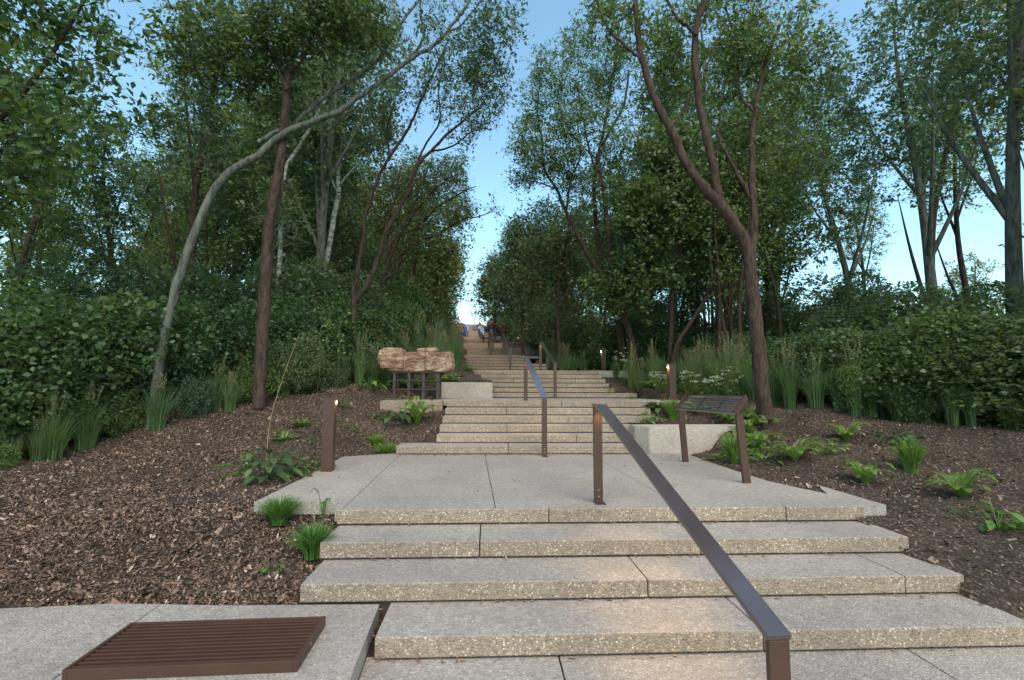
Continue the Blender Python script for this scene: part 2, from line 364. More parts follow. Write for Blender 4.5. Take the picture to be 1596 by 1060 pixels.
wall([(3.25, 21.1), (4.45, 21.1), (4.45, 21.6), (3.25, 21.6)], 2.5, 2.99, 'pale concrete block above the brown ledge right of the far steps')
wall([(2.82, 26.6), (4.1, 26.6), (4.1, 27.1), (2.82, 27.1)], 3.25, 3.80, 'grey concrete block beside the fifth flight, left of the thin brown tree')
wall([(-.35, 15.1), (.03, 15.1), (.03, 15.5), (-.35, 15.5)], 1.9, 2.13, 'small white concrete block at the left edge of the third flight')

# ------------------------------------------------------------------ terrain
pts = []
def cp(px, py, z=None, d=None):
    q = at_z(px, py, z) if d is None else at_d(px, py, d); pts.append((q.x, q.y, q.z))
def trend(Y):
    return np.interp(Y, [-20, 1.5, 2.6, 4.6, 8.1, 10.2, 13.2, 15, 61, 70, 300, 2000], [-.5, -.45, -.02, .42, .56, 1.25, 1.4, 2.1, 8.6, 10.4, 9.8, -30])
for q in ((402, 912, .12), (455, 918, .12), (402, 800, .43), (520, 800, .43), (498, 850, .28), (470, 890, .18), (402, 850, .30), (300, 800, .45), (300, 900, .15),
          (402, 776, .50), (440, 757, .52), (498, 729, .53), (535, 709, .53), (620, 704, .52), (650, 700, .54), (1050, 702, .53), (1075, 704, .52), (1112, 720, .52), (1194, 747, .53), (1290, 765, .53)):
    cp(q[0], q[1], z=q[2])
for q in ((402, 655, 9), (440, 635, 9.5), (480, 616, 10), (520, 606, 10.6), (560, 600, 11.2), (600, 604, 11.5), (600, 640, 10.0), (640, 648, 10.1), (690, 640, 10.2), (682, 668, 9.3),
          (676, 684, 8.8), (640, 670, 9.3), (580, 655, 9.3), (520, 665, 8.3), (460, 690, 7.6), (402, 720, 7.0), (300, 690, 8.0), (300, 760, 6.2), (200, 690, 8), (640, 590, 13), (700, 588, 14), (715, 575, 16),
          (1010, 640, 10.2), (1030, 660, 9.4), (1060, 640, 10.2), (1120, 640, 10.0), (1148, 672, 8.5), (1160, 700, 7.7), (1194, 690, 7.7), (1194, 640, 9.6), (1100, 612, 12), (1170, 612, 11.5),
          (970, 608, 12.6), (1010, 600, 13.5), (1040, 600, 13.4), (950, 598, 13.9), (1300, 640, 9), (1300, 700, 7), (1500, 660, 8), (1500, 760, 5.6), (1560, 900, 3.8), (1450, 790, 4.8), (1380, 780, 5.2)):
    cp(q[0], q[1], d=q[2])
pts += [(-1.4, 4.2, .33), (-1.45, 3.9, .24), (-3.8, 2.5, -.1), (-4.5, 3.5, .1), (-6, 4.6, .5), (4.0, 1, -.45), (4.0, 3.0, .0), (4.1, 4.3, .4), (-2.0, 10.7, 1.28), (-2.1, 12.5, 1.35), (-5, 1, -.45), (-8, 2, -.3), (4.2, 14.6, 1.8), (5, 14.7, 1.84), (4.2, 14.0, 1.6), (4.75, 13.5, 1.4), (5.3, 13.2, 1.42), (5.6, 15.0, 1.98),
        (3.4, 20.8, 2.45), (4.4, 20.8, 2.45), (3.3, 19.4, 2.2), (4.4, 19.2, 2.2), (3.3, 26.4, 3.4), (3.9, 26.4, 3.4), (3.8, 10.25, 1.1), (4.6, 10.4, 1.16), (3.75, 18.0, 2.1), (4.6, 17.0, 2.1)]
P = np.array(pts)
def height(X, Y):
    X = np.atleast_1d(np.asarray(X, float)); Y = np.atleast_1d(np.asarray(Y, float))
    w = np.zeros_like(X); s = np.zeros_like(X)
    for x, y, z in P:
        d2 = (X - x) ** 2 + (Y - y) ** 2
        k = 1 / (d2 + .02) ** 1.6 * np.exp(-d2 / 6)
        w += k; s += k * (z - trend(y))
    w0 = .02
    t = trend(Y); side_drop = 1 - np.exp(-(np.maximum(np.abs(X - 1) - 9, 0) / 30) ** 2)
    far = t * (1 - side_drop) + np.minimum(t, .4) * side_drop
    return far + s / (w + w0) + .02 * np.sin(X * 5.1 + Y * 3) * np.sin(Y * 4.3 - X)
def corridor(X, Y):
    """height the ground must stay below under the stairs, else +inf"""
    X = np.asarray(X, float); Y = np.asarray(Y, float); lim = np.full(X.shape, 1e9)
    for i, (Ya, z0, tr, n_, lr) in enumerate(FLX):
        for k in range(n_):
            yk = Ya + k * tr; lo, hi = yk - (X - .5) * math.tan(-SKEW), None
            m_ = (Y > lo - .02) & (Y <= lo + tr + .05) & (X > lr[k][0] + .03) & (X < lr[k][1] - .03)
            lim[m_] = np.minimum(lim[m_], z0 + k * RISE - .03)
        if i + 1 < len(FLX):
            ys = Ya + n_ * tr - .1; ye = FLX[i + 1][0]
            if i == 0: continue
            L_, R_ = {1: (-.9, 4.6), 2: (-.4, 3.9), 3: (-.4, 2.9), 4: (-.6, 2.8)}.get(i, (FL[i][5][0][0], 2.0))
            m_ = (Y > ys - .1) & (Y < ye + .1) & (X > L_ + .04) & (X < R_ - .04); lim[m_] = np.minimum(lim[m_], z0 + n_ * RISE - .2)
    def inside(poly, z):
        c_ = np.zeros(X.shape, bool)
        for i in range(len(poly)):
            (x1, y1), (x2, y2) = poly[i], poly[i - 1]
            if y1 == y2: continue
            c_ ^= ((y1 > Y) != (y2 > Y)) & (X < (x2 - x1) * (Y - y1) / (y2 - y1) + x1)
        lim[c_] = np.minimum(lim[c_], z)
    inside([(x, y) for x, y in Lpoly], .42); inside(side, .0)
    lim[(Y < 1.75) & (np.abs(X) < 9)] = np.minimum(lim[(Y < 1.75) & (np.abs(X) < 9)], -.55)
    lim[(Y > 69) & (np.abs(X) < 2)] = 10.3
    return lim
def ground_z(x, y): return float(min(height([x], [y])[0], corridor(np.array([x]), np.array([y]))[0]))
def axis(breaks):
    out = []
    for a_, b_, s_ in breaks: out += list(np.arange(a_, b_, s_))
    return np.array(out + [breaks[-1][1]])
gx = axis([(-1200, -200, 100), (-200, -40, 16), (-40, -12, 2), (-12, -5, .3), (-5, 6, .06), (6, 12, .3), (12, 40, 2), (40, 200, 16), (200, 1200, 100)])
gy = axis([(-200, -10, 19), (-10, 1, 1), (1, 15, .06), (15, 31, .2), (31, 75, .5), (75, 200, 6), (200, 2000, 100)])
GX, GY = np.meshgrid(gx, gy); GZ = np.minimum(height(GX.ravel(), GY.ravel()), corridor(GX.ravel(), GY.ravel()))
nx, ny = len(gx), len(gy); idx = np.arange(nx * ny).reshape(ny, nx)
F_ = np.stack([idx[:-1, :-1], idx[:-1, 1:], idx[1:, 1:], idx[1:, :-1]], -1).reshape(-1, 4)
tag(link('ground', np_mesh('ground', np.stack([GX.ravel(), GY.ravel(), GZ], -1), F_, smooth=True), M['soil']), kind='structure')

# wood chips and fallen leaves lying on the beds
def on_bed(n_, x0, x1, y0, y1):
    X = rng.uniform(x0, x1, n_); Y = rng.uniform(y0, y1, n_)
    Z = height(X, Y); ok = (Z < corridor(X, Y) + .001); return X[ok], Y[ok], Z[ok]
def chips(name, X, Y, Z, lo, hi, asp, mat, tilt=.5):
    n_ = len(X); a = rng.uniform(0, 2 * np.pi, n_); L = rng.uniform(lo, hi, n_); Wd = L * rng.uniform(*asp, n_)
    t1 = rng.normal(0, tilt, n_); t2 = rng.normal(0, tilt, n_)
    u = np.stack([np.cos(a) * np.cos(t1), np.sin(a) * np.cos(t1), np.sin(t1)], -1); v_ = np.stack([-np.sin(a), np.cos(a), t2], -1)
    c0 = np.stack([X, Y, Z + .012], -1)
    V = np.stack([c0 - u * L[:, None] / 2 - v_ * Wd[:, None] * .35, c0 + u * L[:, None] / 2 - v_ * Wd[:, None] / 2, c0 + u * L[:, None] / 2 * 1.1 + v_ * Wd[:, None] / 3,
                  c0 - u * L[:, None] / 2 + v_ * Wd[:, None] / 2 + np.array([0, 0, .006])], 1).reshape(-1, 3)
    return tag(link(name, np_mesh(name, V, np.arange(4 * n_).reshape(-1, 4)), mat), kind='stuff')
A = [on_bed(46000, -5.5, -.5, 3.2, 12), on_bed(30000, 2.6, 7.5, 3, 14), on_bed(30000, -4.2, -1.1, 2.4, 5.2), on_bed(40000, -9, -3, 2, 10)]
Lc = rng.lognormal(-3.95, .5, sum(len(q[0]) for q in A)).clip(.007, .07)
chips('wood_chip_mulch', *[np.concatenate([q[i] for q in A]) for i in range(3)], Lc, Lc, (.18, .6), M['chips'])
# leaf litter on paving along the edges
lx, ly, lz = [], [], []
for _ in range(620):
    k = random.random()
    if k < .45: q = (random.uniform(-1.2, 2.8), 8.09 - abs(random.gauss(0, .06)) - .02, .545)
    elif k < .62: q = (random.uniform(2.6, 4.2), random.gauss(7.6, .25), .545)
    elif k < .75: q = (random.uniform(-2, 2.5), random.uniform(4.8, 8), .545)
    else:
        i = random.randrange(3, 7); xx = random.uniform(-1, 3.4); e = FLX[0][0] + i * .4665
        q = (xx, e + (xx - .5) * sk - abs(random.gauss(0, .02)), -.405 + i * RISE + .005)
        if q[0] < -.6 and i < 5: continue
    lx.append(q[0]); ly.append(q[1]); lz.append(q[2] - .008)
chips('fallen_leaf_litter', np.array(lx), np.array(ly), np.array(lz), .012, .04, (.3, .6), chipmat('dry_leaves', [(0, (.16, .08, .04)), (.6, (.3, .17, .09)), (1, (.45, .32, .2))]), .2)

# ------------------------------------------------------------------ handrails
def handrail(x, y1, z1, y2, z2, label, lamps=False, h=.92):
    """front post at y1 on level z1, rear post at y2 on level z2"""
    root = empty('handrail', (x, y1, z1), 0, label, 'handrail', 'brown steel handrails down the middle of the steps')
    dy, dz = y2 - y1, z2 - z1; W_ = .085
    for k, (yy, zz) in enumerate(((0, 0), (dy, dz))):
        p = MB().box((-W_ / 2, yy - .014, zz), (W_ / 2, yy + .014, zz + h - .012), .003).build('post', M['steel'], root)
        MB().box((-W_ / 2, yy - .09, zz + .001), (W_ / 2 + .01, yy + .014, zz + .009), .002).build('base_plate', M['steel_dark'], p)
        for b_ in (.06, .12):
            MB().cyl((0, yy - .0145, zz + b_), (0, yy - .019, zz + b_), .008).build('bolt', M['bolt'], p)
    r = MB(); r.bar((0, -.015, h), (0, dy - .13, dz + h), .102, .024); r.bar((0, dy - .134, dz + h), (0, dy + .018, dz + h), .102, .024)
    r.build('rail', M['rail'], root)
    if lamps:
        for t in lamps:
            zz = h + dz * t if t < .95 else h + dz; yy = (dy - .13) * t if t < .95 else dy - .055
            l = MB().cyl((.0, yy, zz - .0125), (.0, yy, zz - .018), .014).build('downlight', M['lamp'], root)
            ld = bpy.data.lights.new('rail_light', 'SPOT'); ld.energy = 9 if t < .9 else 3.5; ld.color = (1, .68, .36); ld.spot_size = R(75); ld.spot_blend = .9; ld.shadow_soft_size = .02
            lo = bpy.data.objects.new('rail_light', ld); COL.objects.link(lo); lo.parent = root; lo.location = (0, yy, zz - .03)
    return root
handrail(1.215, 1.95, -.27, 4.70, .54, 'nearest brown steel handrail, cutting large across the bottom right with lamps under it', lamps=(.35, .55, .75, .97))
handrail(1.17, 7.86, .54, 10.6, 1.35, 'second brown handrail, standing in the middle of the near landing', lamps=(.4, .97))
handrail(2.2, 12.85, 1.35, 15.6, 2.16, 'third handrail, offset to the right of the others above the second landing', lamps=(.97,))
handrail(1.42, 18.1, 2.16, 21.2, 2.97, 'fourth handrail, with a sky-blue glint, left of the offset one', lamps=False)
handrail(.93, 24.3, 2.97, 27.2, 3.78, 'left one of the two close handrails in the middle distance')
handrail(1.30, 30.2, 3.78, 33.0, 4.59, 'right one of the two close handrails in the middle distance')
handrail(.85, 36.1, 4.59, 39.0, 5.40, 'nearest of the four bunched far handrails')
handrail(.80, 41.9, 5.40, 44.8, 6.21, 'second of the four bunched far handrails')
handrail(.76, 47.2, 6.21, 50.2, 7.02, 'third of the four bunched far handrails')
handrail(.72, 52.9, 7.02, 55.9, 7.83, 'farthest of the four bunched far handrails')
handrail(.32, 63.5, 8.64, 69.4, 10.53, 'tiny handrail on the steep last flight at the top')
handrail(-.42, 47.2, 6.21, 50.2, 7.02, 'tiny handrail right beside the person in blue')

# ------------------------------------------------------------------ post lamps
def bollard(x, y, z, label, h=.93, side=-1, glow='lamp', w=.14, energy=4, rz=0):
    root = empty('post_lamp', (x, y, z), rz, label, 'post lamp', 'square brown post lamps beside the steps')
    mb = MB().box((-w / 2, -w / 2, 0), (w / 2, w / 2, h), .004)
    mb.build('post', M['steel'], root)
    MB().box((-w / 2 - .003, -w / 2 - .003, h - .012 + .004), (w / 2 + .003, w / 2 + .003, h + .006), .002).build('cap', M['steel_dark'], root)
    xx = side * (w / 2)
    MB().cyl((xx, -w * .18, h - .075), (xx + side * .012, -w * .18, h - .075), .036, 16).build('lamp_ring', M['steel_dark'], root)
    MB().cyl((xx + side * .0125, -w * .18, h - .075), (xx + side * .016, -w * .18, h - .075), .03, 16).build('lamp_lens', M[glow], root)
    ld = bpy.data.lights.new('post_light', 'POINT'); ld.energy = energy; ld.color = (1, .68, .38); ld.shadow_soft_size = .02
    lo = bpy.data.objects.new('post_light', ld); COL.objects.link(lo); lo.parent = root; lo.location = (xx + side * .06, -w * .18, h - .08)
    return root
q = at_z(509, 735, .54); bollard(q.x, q.y + .05, .54, 'tall brown square post lamp at the left edge of the near landing', .955, 1, 'lamp_soft', energy=.6)
q = at_d(1047.5, 622, 11.6); bollard(q.x, q.y, 1.33, 'brown post lamp shining brightly behind the slatted board', .87, -1, energy=3, w=.16)
q = at_d(941, 600, 16.3); bollard(q.x, q.y, 2.1, 'lit brown post lamp behind the third flight, right of the steps', .80, -1, energy=3)
q = at_d(809.6, 560, 29.8); bollard(q.x, q.y, 3.75, 'far unlit post lamp beside the white flowering shrub', .96, -1, 'lamp_soft', energy=.3)
q = at_d(800, 560, 34.6); bollard(q.x, q.y, 4.5, 'farthest small post lamp right of the boulder with the dark frame', .99, -1, 'lamp_soft', energy=.3)

# ------------------------------------------------------------------ slatted board on two legs
fl = at_z(1068.5, 720, .54); fr = at_z(1164, 753, .54)
tl0 = at_d(1060, 640, 7.25); tr0 = at_d(1152, 646, 6.15)
root = empty('slatted_board', (fl.x, fl.y, .54), 0, 'tilted brown steel board of thin slats standing on two leaning legs', 'slatted board')
o_ = Vector((fl.x, fl.y, .54))
for f_, t_ in ((fl, at_d(1061, 638, fl.dot(FH) - .03)), (fr, at_d(1151, 645, fr.dot(FH) - .03))):
    d_ = (t_ - f_)
    MB().bar(f_ - o_, t_ - o_, .085, .042, up=Vector((0, 1, 0))).build('leg', M['steel'], root)
LL = at_d(1054, 637, fl.dot(FH) - .14) - o_; LR = at_d(1146, 644.5, fr.dot(FH) - .14) - o_
UL = at_d(1070, 616.5, fl.dot(FH) + .16) - o_; UR = at_d(1163, 619, fr.dot(FH) + .16) - o_
nrm = (LR - LL).cross(UL - LL).normalized()
MB().bar(LL, UL, .028, .05, nrm).build('side_bar', M['steel'], root); MB().bar(LR, UR, .028, .06, nrm).build('side_bar', M['steel'], root)
for k in range(10):
    t = k / 9; a_, b_ = LL.lerp(UL, t), LR.lerp(UR, t)
    MB().bar(a_, b_, .012 if 0 < k < 9 else .028, .008 if 0 < k < 9 else .022, nrm).build('slat', M['rail'], root)
for t in (.36, .7):
    a_, b_ = LL.lerp(LR, t), UL.lerp(UR, t); MB().bar(a_ - nrm * .016, b_ - nrm * .016, .03, .012, nrm).build('cross_bar', M['steel_dark'], root)

# ------------------------------------------------------------------ slatted grate at lower left
g0 = at_z(508, 961, .19); yb = g0.y; xr = g0.x; yf = at_z(458, 1031, .19).y
root = empty('slatted_grate', (xr, yf, .136), 0, 'low dark brown slatted steel grate on the side pavement at lower left', 'grate')
Wg, Lg, Hg = 1.15, yb - yf, .058
MB().box((-.022, 0, 0), (0, Lg, Hg), .002).box((-Wg, 0, 0), (-Wg + .022, Lg, Hg), .002).box((-Wg + .0225, 0, 0), (-.0225, .02, Hg - .001), .002).box((-Wg + .0225, Lg - .02, 0), (-.0225, Lg, Hg - .001), .002).build('frame', M['steel'], root)
ns = 12
for k in range(ns):
    y_ = .035 + (Lg - .075) * k / (ns - 1); MB().box((-Wg + .023, y_ - .007, .03), (-.023, y_ + .007, Hg - .004), .002).build('slat', M['steel'], root)
MB().box((-Wg + .03, .022, .001), (-.03, Lg - .022, .006)).build('gap_shade_plate', M['black'], root)  # black plate under the slats, paints the gaps as dark as deep shade
MB().cyl((.001, Lg * .42, .038), (.004, Lg * .42, .038), .007).build('screw', M['bolt'], root)

# ------------------------------------------------------------------ boulders on steel stands
from mathutils import noise as mn
def rock_mesh(L, Wd, H, seed, prof, res=5, rough=.035):
    """blocky layered rock: prof = list of (x 0..1, top 0..1, bottom 0..1)"""
    bm = bmesh.new(); bmesh.ops.create_cube(bm, size=2); bmesh.ops.subdivide_edges(bm, edges=bm.edges, cuts=2 ** res - 1, use_grid_fill=True)
    xs = [p[0] for p in prof]; tp = [p[1] for p in prof]; bt = [p[2] for p in prof]
    for v in bm.verts:
        c_ = v.co.copy(); s_ = Vector([max(-1, min(1, a)) for a in c_])
        n4 = (abs(s_.y) ** 12 + abs(s_.z) ** 12) ** (1 / 12) or 1
        s_.y /= max(1, n4 * .98); s_.z /= max(1, n4 * .98)
        u_ = (s_.x + 1) / 2; T = np.interp(u_, xs, tp); B = np.interp(u_, xs, bt)
        end = 1 - .16 * max(0, abs(s_.x) - .86) / .14
        z_ = B + (s_.z + 1) / 2 * (T - B); z_ = .5 + (z_ - .5) * end
        p_ = Vector((s_.x * L / 2, s_.y * Wd / 2 * end, z_ * H))
        q_ = Vector((p_.x * 2.2, p_.y * 2.2, p_.z * 9)) + Vector((seed, seed, seed))
        st = math.floor(p_.z / H * 5 + mn.noise(p_ * 3) * 1.2)
        k = mn.noise(Vector((p_.x * 3.1, st * 3.7, seed))) * .075 + mn.fractal(p_ * 5 + Vector((seed, 0, 0)), .9, 2.2, 5) * rough * .8 + mn.noise(q_) * .012
        nn = Vector((s_.x * (abs(s_.x) > .9), s_.y, s_.z)).normalized() if s_.length else Vector((0, 0, 1))
        cellp = mn.cell(Vector((p_.x * 2.3 + st * .37, seed, st))) * .03
        v.co = p_ + nn * (k + cellp)
    me = bpy.data.meshes.new('boulder'); bm.to_mesh(me); bm.free(); return me
def chunk_rock(L, Wd, H, chunks, seed, rough=.02):
    bm = bmesh.new()
    for ci, (x0, x1, z0, z1, y0, y1) in enumerate(chunks):
        b2 = bmesh.new(); bmesh.ops.create_cube(b2, size=2); bmesh.ops.subdivide_edges(b2, edges=b2.edges, cuts=15, use_grid_fill=True)
        hx, hz, hy = (x1 - x0) / 2 * L, (z1 - z0) / 2 * H, (y1 - y0) / 2 * Wd; c_ = Vector(((x0 + x1) / 2 * L - L / 2, (y0 + y1) / 2 * Wd, (z0 + z1) / 2 * H))
        for v in b2.verts:
            q_ = v.co.copy(); pw = 9; n_ = (abs(q_.x) ** pw + abs(q_.y) ** pw + abs(q_.z) ** pw) ** (1 / pw); q_ /= max(1, n_)
            p_ = Vector((q_.x * hx, q_.y * hy, q_.z * hz)) + c_; nn = q_.normalized()
            st = math.floor(p_.z / H * 7 + .4 * mn.noise(p_ * 2.5))
            k = mn.fractal(p_ * 4.5 + Vector((seed, ci * 3.1, 0)), .9, 2.2, 6) * rough * 2.3 + mn.noise(Vector((p_.x * 2.4 + ci, st * 2.9, seed))) * .014 + mn.noise(p_ * 22) * .004
            v.co = p_ + Vector((nn.x, nn.y, nn.z * .5)) * k
        me_ = bpy.data.meshes.new('chunk'); b2.to_mesh(me_); b2.free(); bm.from_mesh(me_); bpy.data.meshes.remove(me_)
    me = bpy.data.meshes.new('boulder'); bm.to_mesh(me); bm.free(); return me
prof = [(0, .80, .35), (.05, .97, .22), (.25, .99, .08), (.31, .93, .03), (.33, .80, .0), (.5, .76, .0), (.53, .86, .0), (.60, .95, .0), (.76, .93, .0), (.80, .82, .0), (.93, .74, .0), (1, .62, .12)]
cs = at_d(649.5, 582, 11.3)
HS = at_d(650, 580, 11.3).z
st = empty('boulder_stand', (cs.x + .04, cs.y, 1.349), R(-3), 'dark steel trestle stand carrying the long orange boulder at left', 'stand', 'steel stands under boulders')
hh = HS - 1.349
for k in range(4):
    x_ = -.50 + k * .325
    for s_ in (-.2, .2):
        MB().box((x_ - .032, s_ - .03, 0), (x_ + .032, s_ + .03, hh - .032), .003).build('leg', M['steel_dark'], st)
for s_ in (-.2, .2):
    MB().box((-.56, s_ - .04, hh - .03), (.53, s_ + .04, hh), .003).build('top_beam', M['steel_dark'], st)
    for z_ in (.22, .42): MB().box((-.55, s_ - .043 - .01, z_), (.52, s_ - .043 + .01, z_ + .018), .002).build('cross_rod', M['steel_dark'], st)
rock = empty('boulder', (cs.x, cs.y, HS + .001), R(-3), 'long orange-brown layered boulder with a notched top, lying on the nearest steel stand', 'boulder', 'sandstone boulders on stands')
link('rock', chunk_rock(1.68, .62, .55, [(.11, .97, .0, .30, -.46, .46), (.03, .40, .10, .58, -.5, .45), (.33, .70, .08, .55, -.47, .5), (.62, 1.0, .06, .60, -.5, .47), (.0, .18, .28, .88, -.42, .44),
    (.05, .33, .50, .99, -.45, .42), (.22, .57, .48, .80, -.47, .46), (.52, .79, .5, .97, -.46, .45), (.60, .76, .7, 1.02, -.3, .4), (.74, .99, .42, .82, -.48, .44)], 3.1), M['stone'], rock)
for x_ in (-.25, .24):
    mb = MB(); pr = [(-.33, .02), (-.345, .3), (-.30, .50 if x_ < 0 else .56), (0, .52 if x_ < 0 else .58), (.30, .5), (.34, .3), (.33, .02)]
    for i in range(len(pr) - 1): mb.bar((x_, *pr[i]), (x_, *pr[i + 1]), .022, .008, up=Vector((1, 0, 0)), bev=0)
    mb.build('strap', M['steel_dark'], rock)
def far_stone(px, d, z, Wd, Hs, fh, lab, lab2, seed, col=None, rz=0):
    q = at_d(px, 520, d)
    s_ = empty('boulder_stand', (q.x, q.y, z), rz, lab2, 'stand', 'steel stands under boulders')
    for k in range(3):
        x_ = (-.35 + .35 * k) * Wd
        for y_ in (-.2, .2): MB().box((x_ - .04, y_ - .03, -.1), (x_ + .04, y_ + .03, fh - .03)).build('leg', M['steel_dark'], s_)
    for y_ in (-.2, .2): MB().box((-.42 * Wd, y_ - .035, fh - .029), (.42 * Wd, y_ + .035, fh)).build('top_beam', M['steel_dark'], s_)
    r_ = empty('boulder', (q.x, q.y, z + fh + .001), rz, lab, 'boulder', 'sandstone boulders on stands')
    link('rock', rock_mesh(Wd, .8, Hs, seed, [(0, .75, .1), (.2, .9, 0), (.5, .85, 0), (.7, 1.0, 0), (1, .9, .1)], 4, .05), M['stone'], r_)
far_stone(713, 37, 5.25, .95, .82, .42, 'blocky brown boulder in front of the people at the top left of the steps', 'small stand under the boulder in front of the people', 8.8)
far_stone(789, 36, 4.9, .85, .55, .85, 'rough brown boulder on a dark stand right of the far handrails', 'tall dark stand under the boulder right of the far handrails', 12.3)

# brown steel ledges
def ledge(x0, x1, y, z, label):
    root = empty('steel_ledge', ((x0 + x1) / 2, y, z), 0, label, 'ledge', 'flat brown steel ledges')
    w_ = x1 - x0
    MB().box((-w_ / 2, -.12, -.02), (w_ / 2, .12, .02), .004).build('plate', M['steel_dark'], root)
    for s_ in (-.4, .4): MB().box((s_ * w_ - .03, -.03, -.16), (s_ * w_ + .03, .03, -.021)).build('bracket', M['steel_dark'], root)
q = at_d(702, 591, 13.25); q2 = at_d(751, 591, 13.25); ledge(q.x, q2.x, q.y, q.z + .0, 'flat brown steel ledge over the square-cut block, right of the nearest boulder')
q = at_d(854, 567.5, 18.9); q2 = at_d(897, 567.5, 18.9); ledge(q.x, q2.x, q.y, q.z, 'flat brown steel ledge right of the steps, below the pale block')

# ------------------------------------------------------------------ foliage builders
def leaves(C, L, asp=.5, droop=.0, flat=0.0, nrm=None):
    """one leaf = one creased pair of quads' outline as a single quad strip; C centres (n,3)"""
    n_ = len(C); L = np.broadcast_to(L, n_) * rng.uniform(.55, 1.4, n_)
    u = rng.normal(size=(n_, 3)); u[:, 2] = u[:, 2] * (1 - flat) * .7 - droop; u /= np.linalg.norm(u, axis=1)[:, None]
    w = rng.normal(size=(n_, 3)); 
    if flat: w[:, 2] *= (1 - flat)
    v_ = np.cross(u, np.cross(u, w)) ; v_ /= np.linalg.norm(v_, axis=1)[:, None] + 1e-9
    b = C - u * L[:, None] * .5; t = C + u * L[:, None] * .5; s = v_ * (L * asp * .5)[:, None]
    k = np.cross(u, v_) * (L * .10)[:, None]
    V = np.stack([b, C + s + k - u * L[:, None] * .05, t, C - s + k - u * L[:, None] * .05], 1).reshape(-1, 3)
    return V
def quads(V): return np.arange(len(V)).reshape(-1, 4)
def tube(path, rad, sides):
    path = np.asarray(path, float); rad = np.asarray(rad, float); n_ = len(path)
    t = np.gradient(path, axis=0); t /= np.linalg.norm(t, axis=1)[:, None] + 1e-9
    ref = np.array([.31, .95, .05]) if abs(t[0][1]) < .8 else np.array([1, .1, 0])
    a = np.cross(t, ref); a /= np.linalg.norm(a, axis=1)[:, None] + 1e-9; b = np.cross(t, a)
    th = np.linspace(0, 2 * np.pi, sides, endpoint=False)
    V = path[:, None] + (a[:, None] * np.cos(th)[None, :, None] + b[:, None] * np.sin(th)[None, :, None]) * rad[:, None, None]
    i = np.arange(n_ - 1)[:, None] * sides; j = np.arange(sides)[None]; j2 = (j + 1) % sides
    F = np.stack([i + j, i + j2, i + sides + j2, i + sides + j], -1).reshape(-1, 4)
    return V.reshape(-1, 3), F
class Wood:
    def __init__(s): s.V = []; s.F = []; s.n = 0
    def add(s, path, rad, sides=6):
        V, F = tube(path, rad, sides); s.V.append(V); s.F.append(F + s.n); s.n += len(V)
    def mesh(s): return np_mesh('wood', np.concatenate(s.V), np.concatenate(s.F), smooth=True)
def smooth_path(P_, k=5):
    P_ = np.asarray(P_, float); n_ = len(P_)
    if n_ < 3:
        t = np.linspace(0, 1, k + 1)[:, None]; return P_[0] * (1 - t) + P_[-1] * t
    out = []
    Q = np.vstack([2 * P_[0] - P_[1], P_, 2 * P_[-1] - P_[-2]])
    for i in range(n_ - 1):
        p0, p1, p2, p3 = Q[i:i + 4]
        for t in np.linspace(0, 1, k, endpoint=False):
            out.append(.5 * ((2 * p1) + (-p0 + p2) * t + (2 * p0 - 5 * p1 + 4 * p2 - p3) * t ** 2 + (-p0 + 3 * p1 - 3 * p2 + p3) * t ** 3))
    out.append(P_[-1]); return np.array(out)
def grow(wood, nodes, rads, centres, tmin=.0, rtwig=.010):
    """connect every leaf-cluster centre to the nearest wood; returns twig points to hang leaves on"""
    nodes = list(map(np.asarray, nodes)); rads = list(rads); tips = []
    base = nodes[0]
    order = np.argsort([min(np.linalg.norm(c_ - n_) for n_ in nodes[::3]) for c_ in centres])
    NA = np.array(nodes); RA = np.array(rads)
    for i in order:
        c_ = centres[i]
        d_ = np.linalg.norm(NA - c_, axis=1) + np.maximum(NA[:, 2] - c_[2] + .15, 0) * 1.5 
        j = int(np.argmin(d_)); p = NA[j]; L = np.linalg.norm(c_ - p)
        if L < .05: tips.append(c_[None]); continue
        k = max(3, min(8, int(L / .22)))
        t = np.linspace(0, 1, k + 1)[:, None]
        mid = np.array([0, 0, -.16 * L]) + rng.normal(size=3) * .09 * L
        path = p * (1 - t) + c_ * t + mid * (4 * t * (1 - t)) * .6 + rng.normal(size=(k + 1, 3)) * .02 * L * np.minimum(t, 1 - t) * 4
        r0 = min(RA[j] * .75, rtwig * (.55 + 1.1 * L)); rr = np.linspace(r0, max(.0025, r0 * .28), k + 1)
        wood.add(path, rr, 5 if r0 > .02 else 3)
        NA = np.vstack([NA, path[1:]]); RA = np.append(RA, rr[1:]); tips.append(path[-max(2, k // 2):])
    return tips
def in_ellipsoid(n_, shell=.0):
    v_ = rng.normal(size=(n_, 3)); v_ /= np.linalg.norm(v_, axis=1)[:, None]
    return v_ * (rng.uniform(shell, 1, n_) ** (1 / 2.4))[:, None]
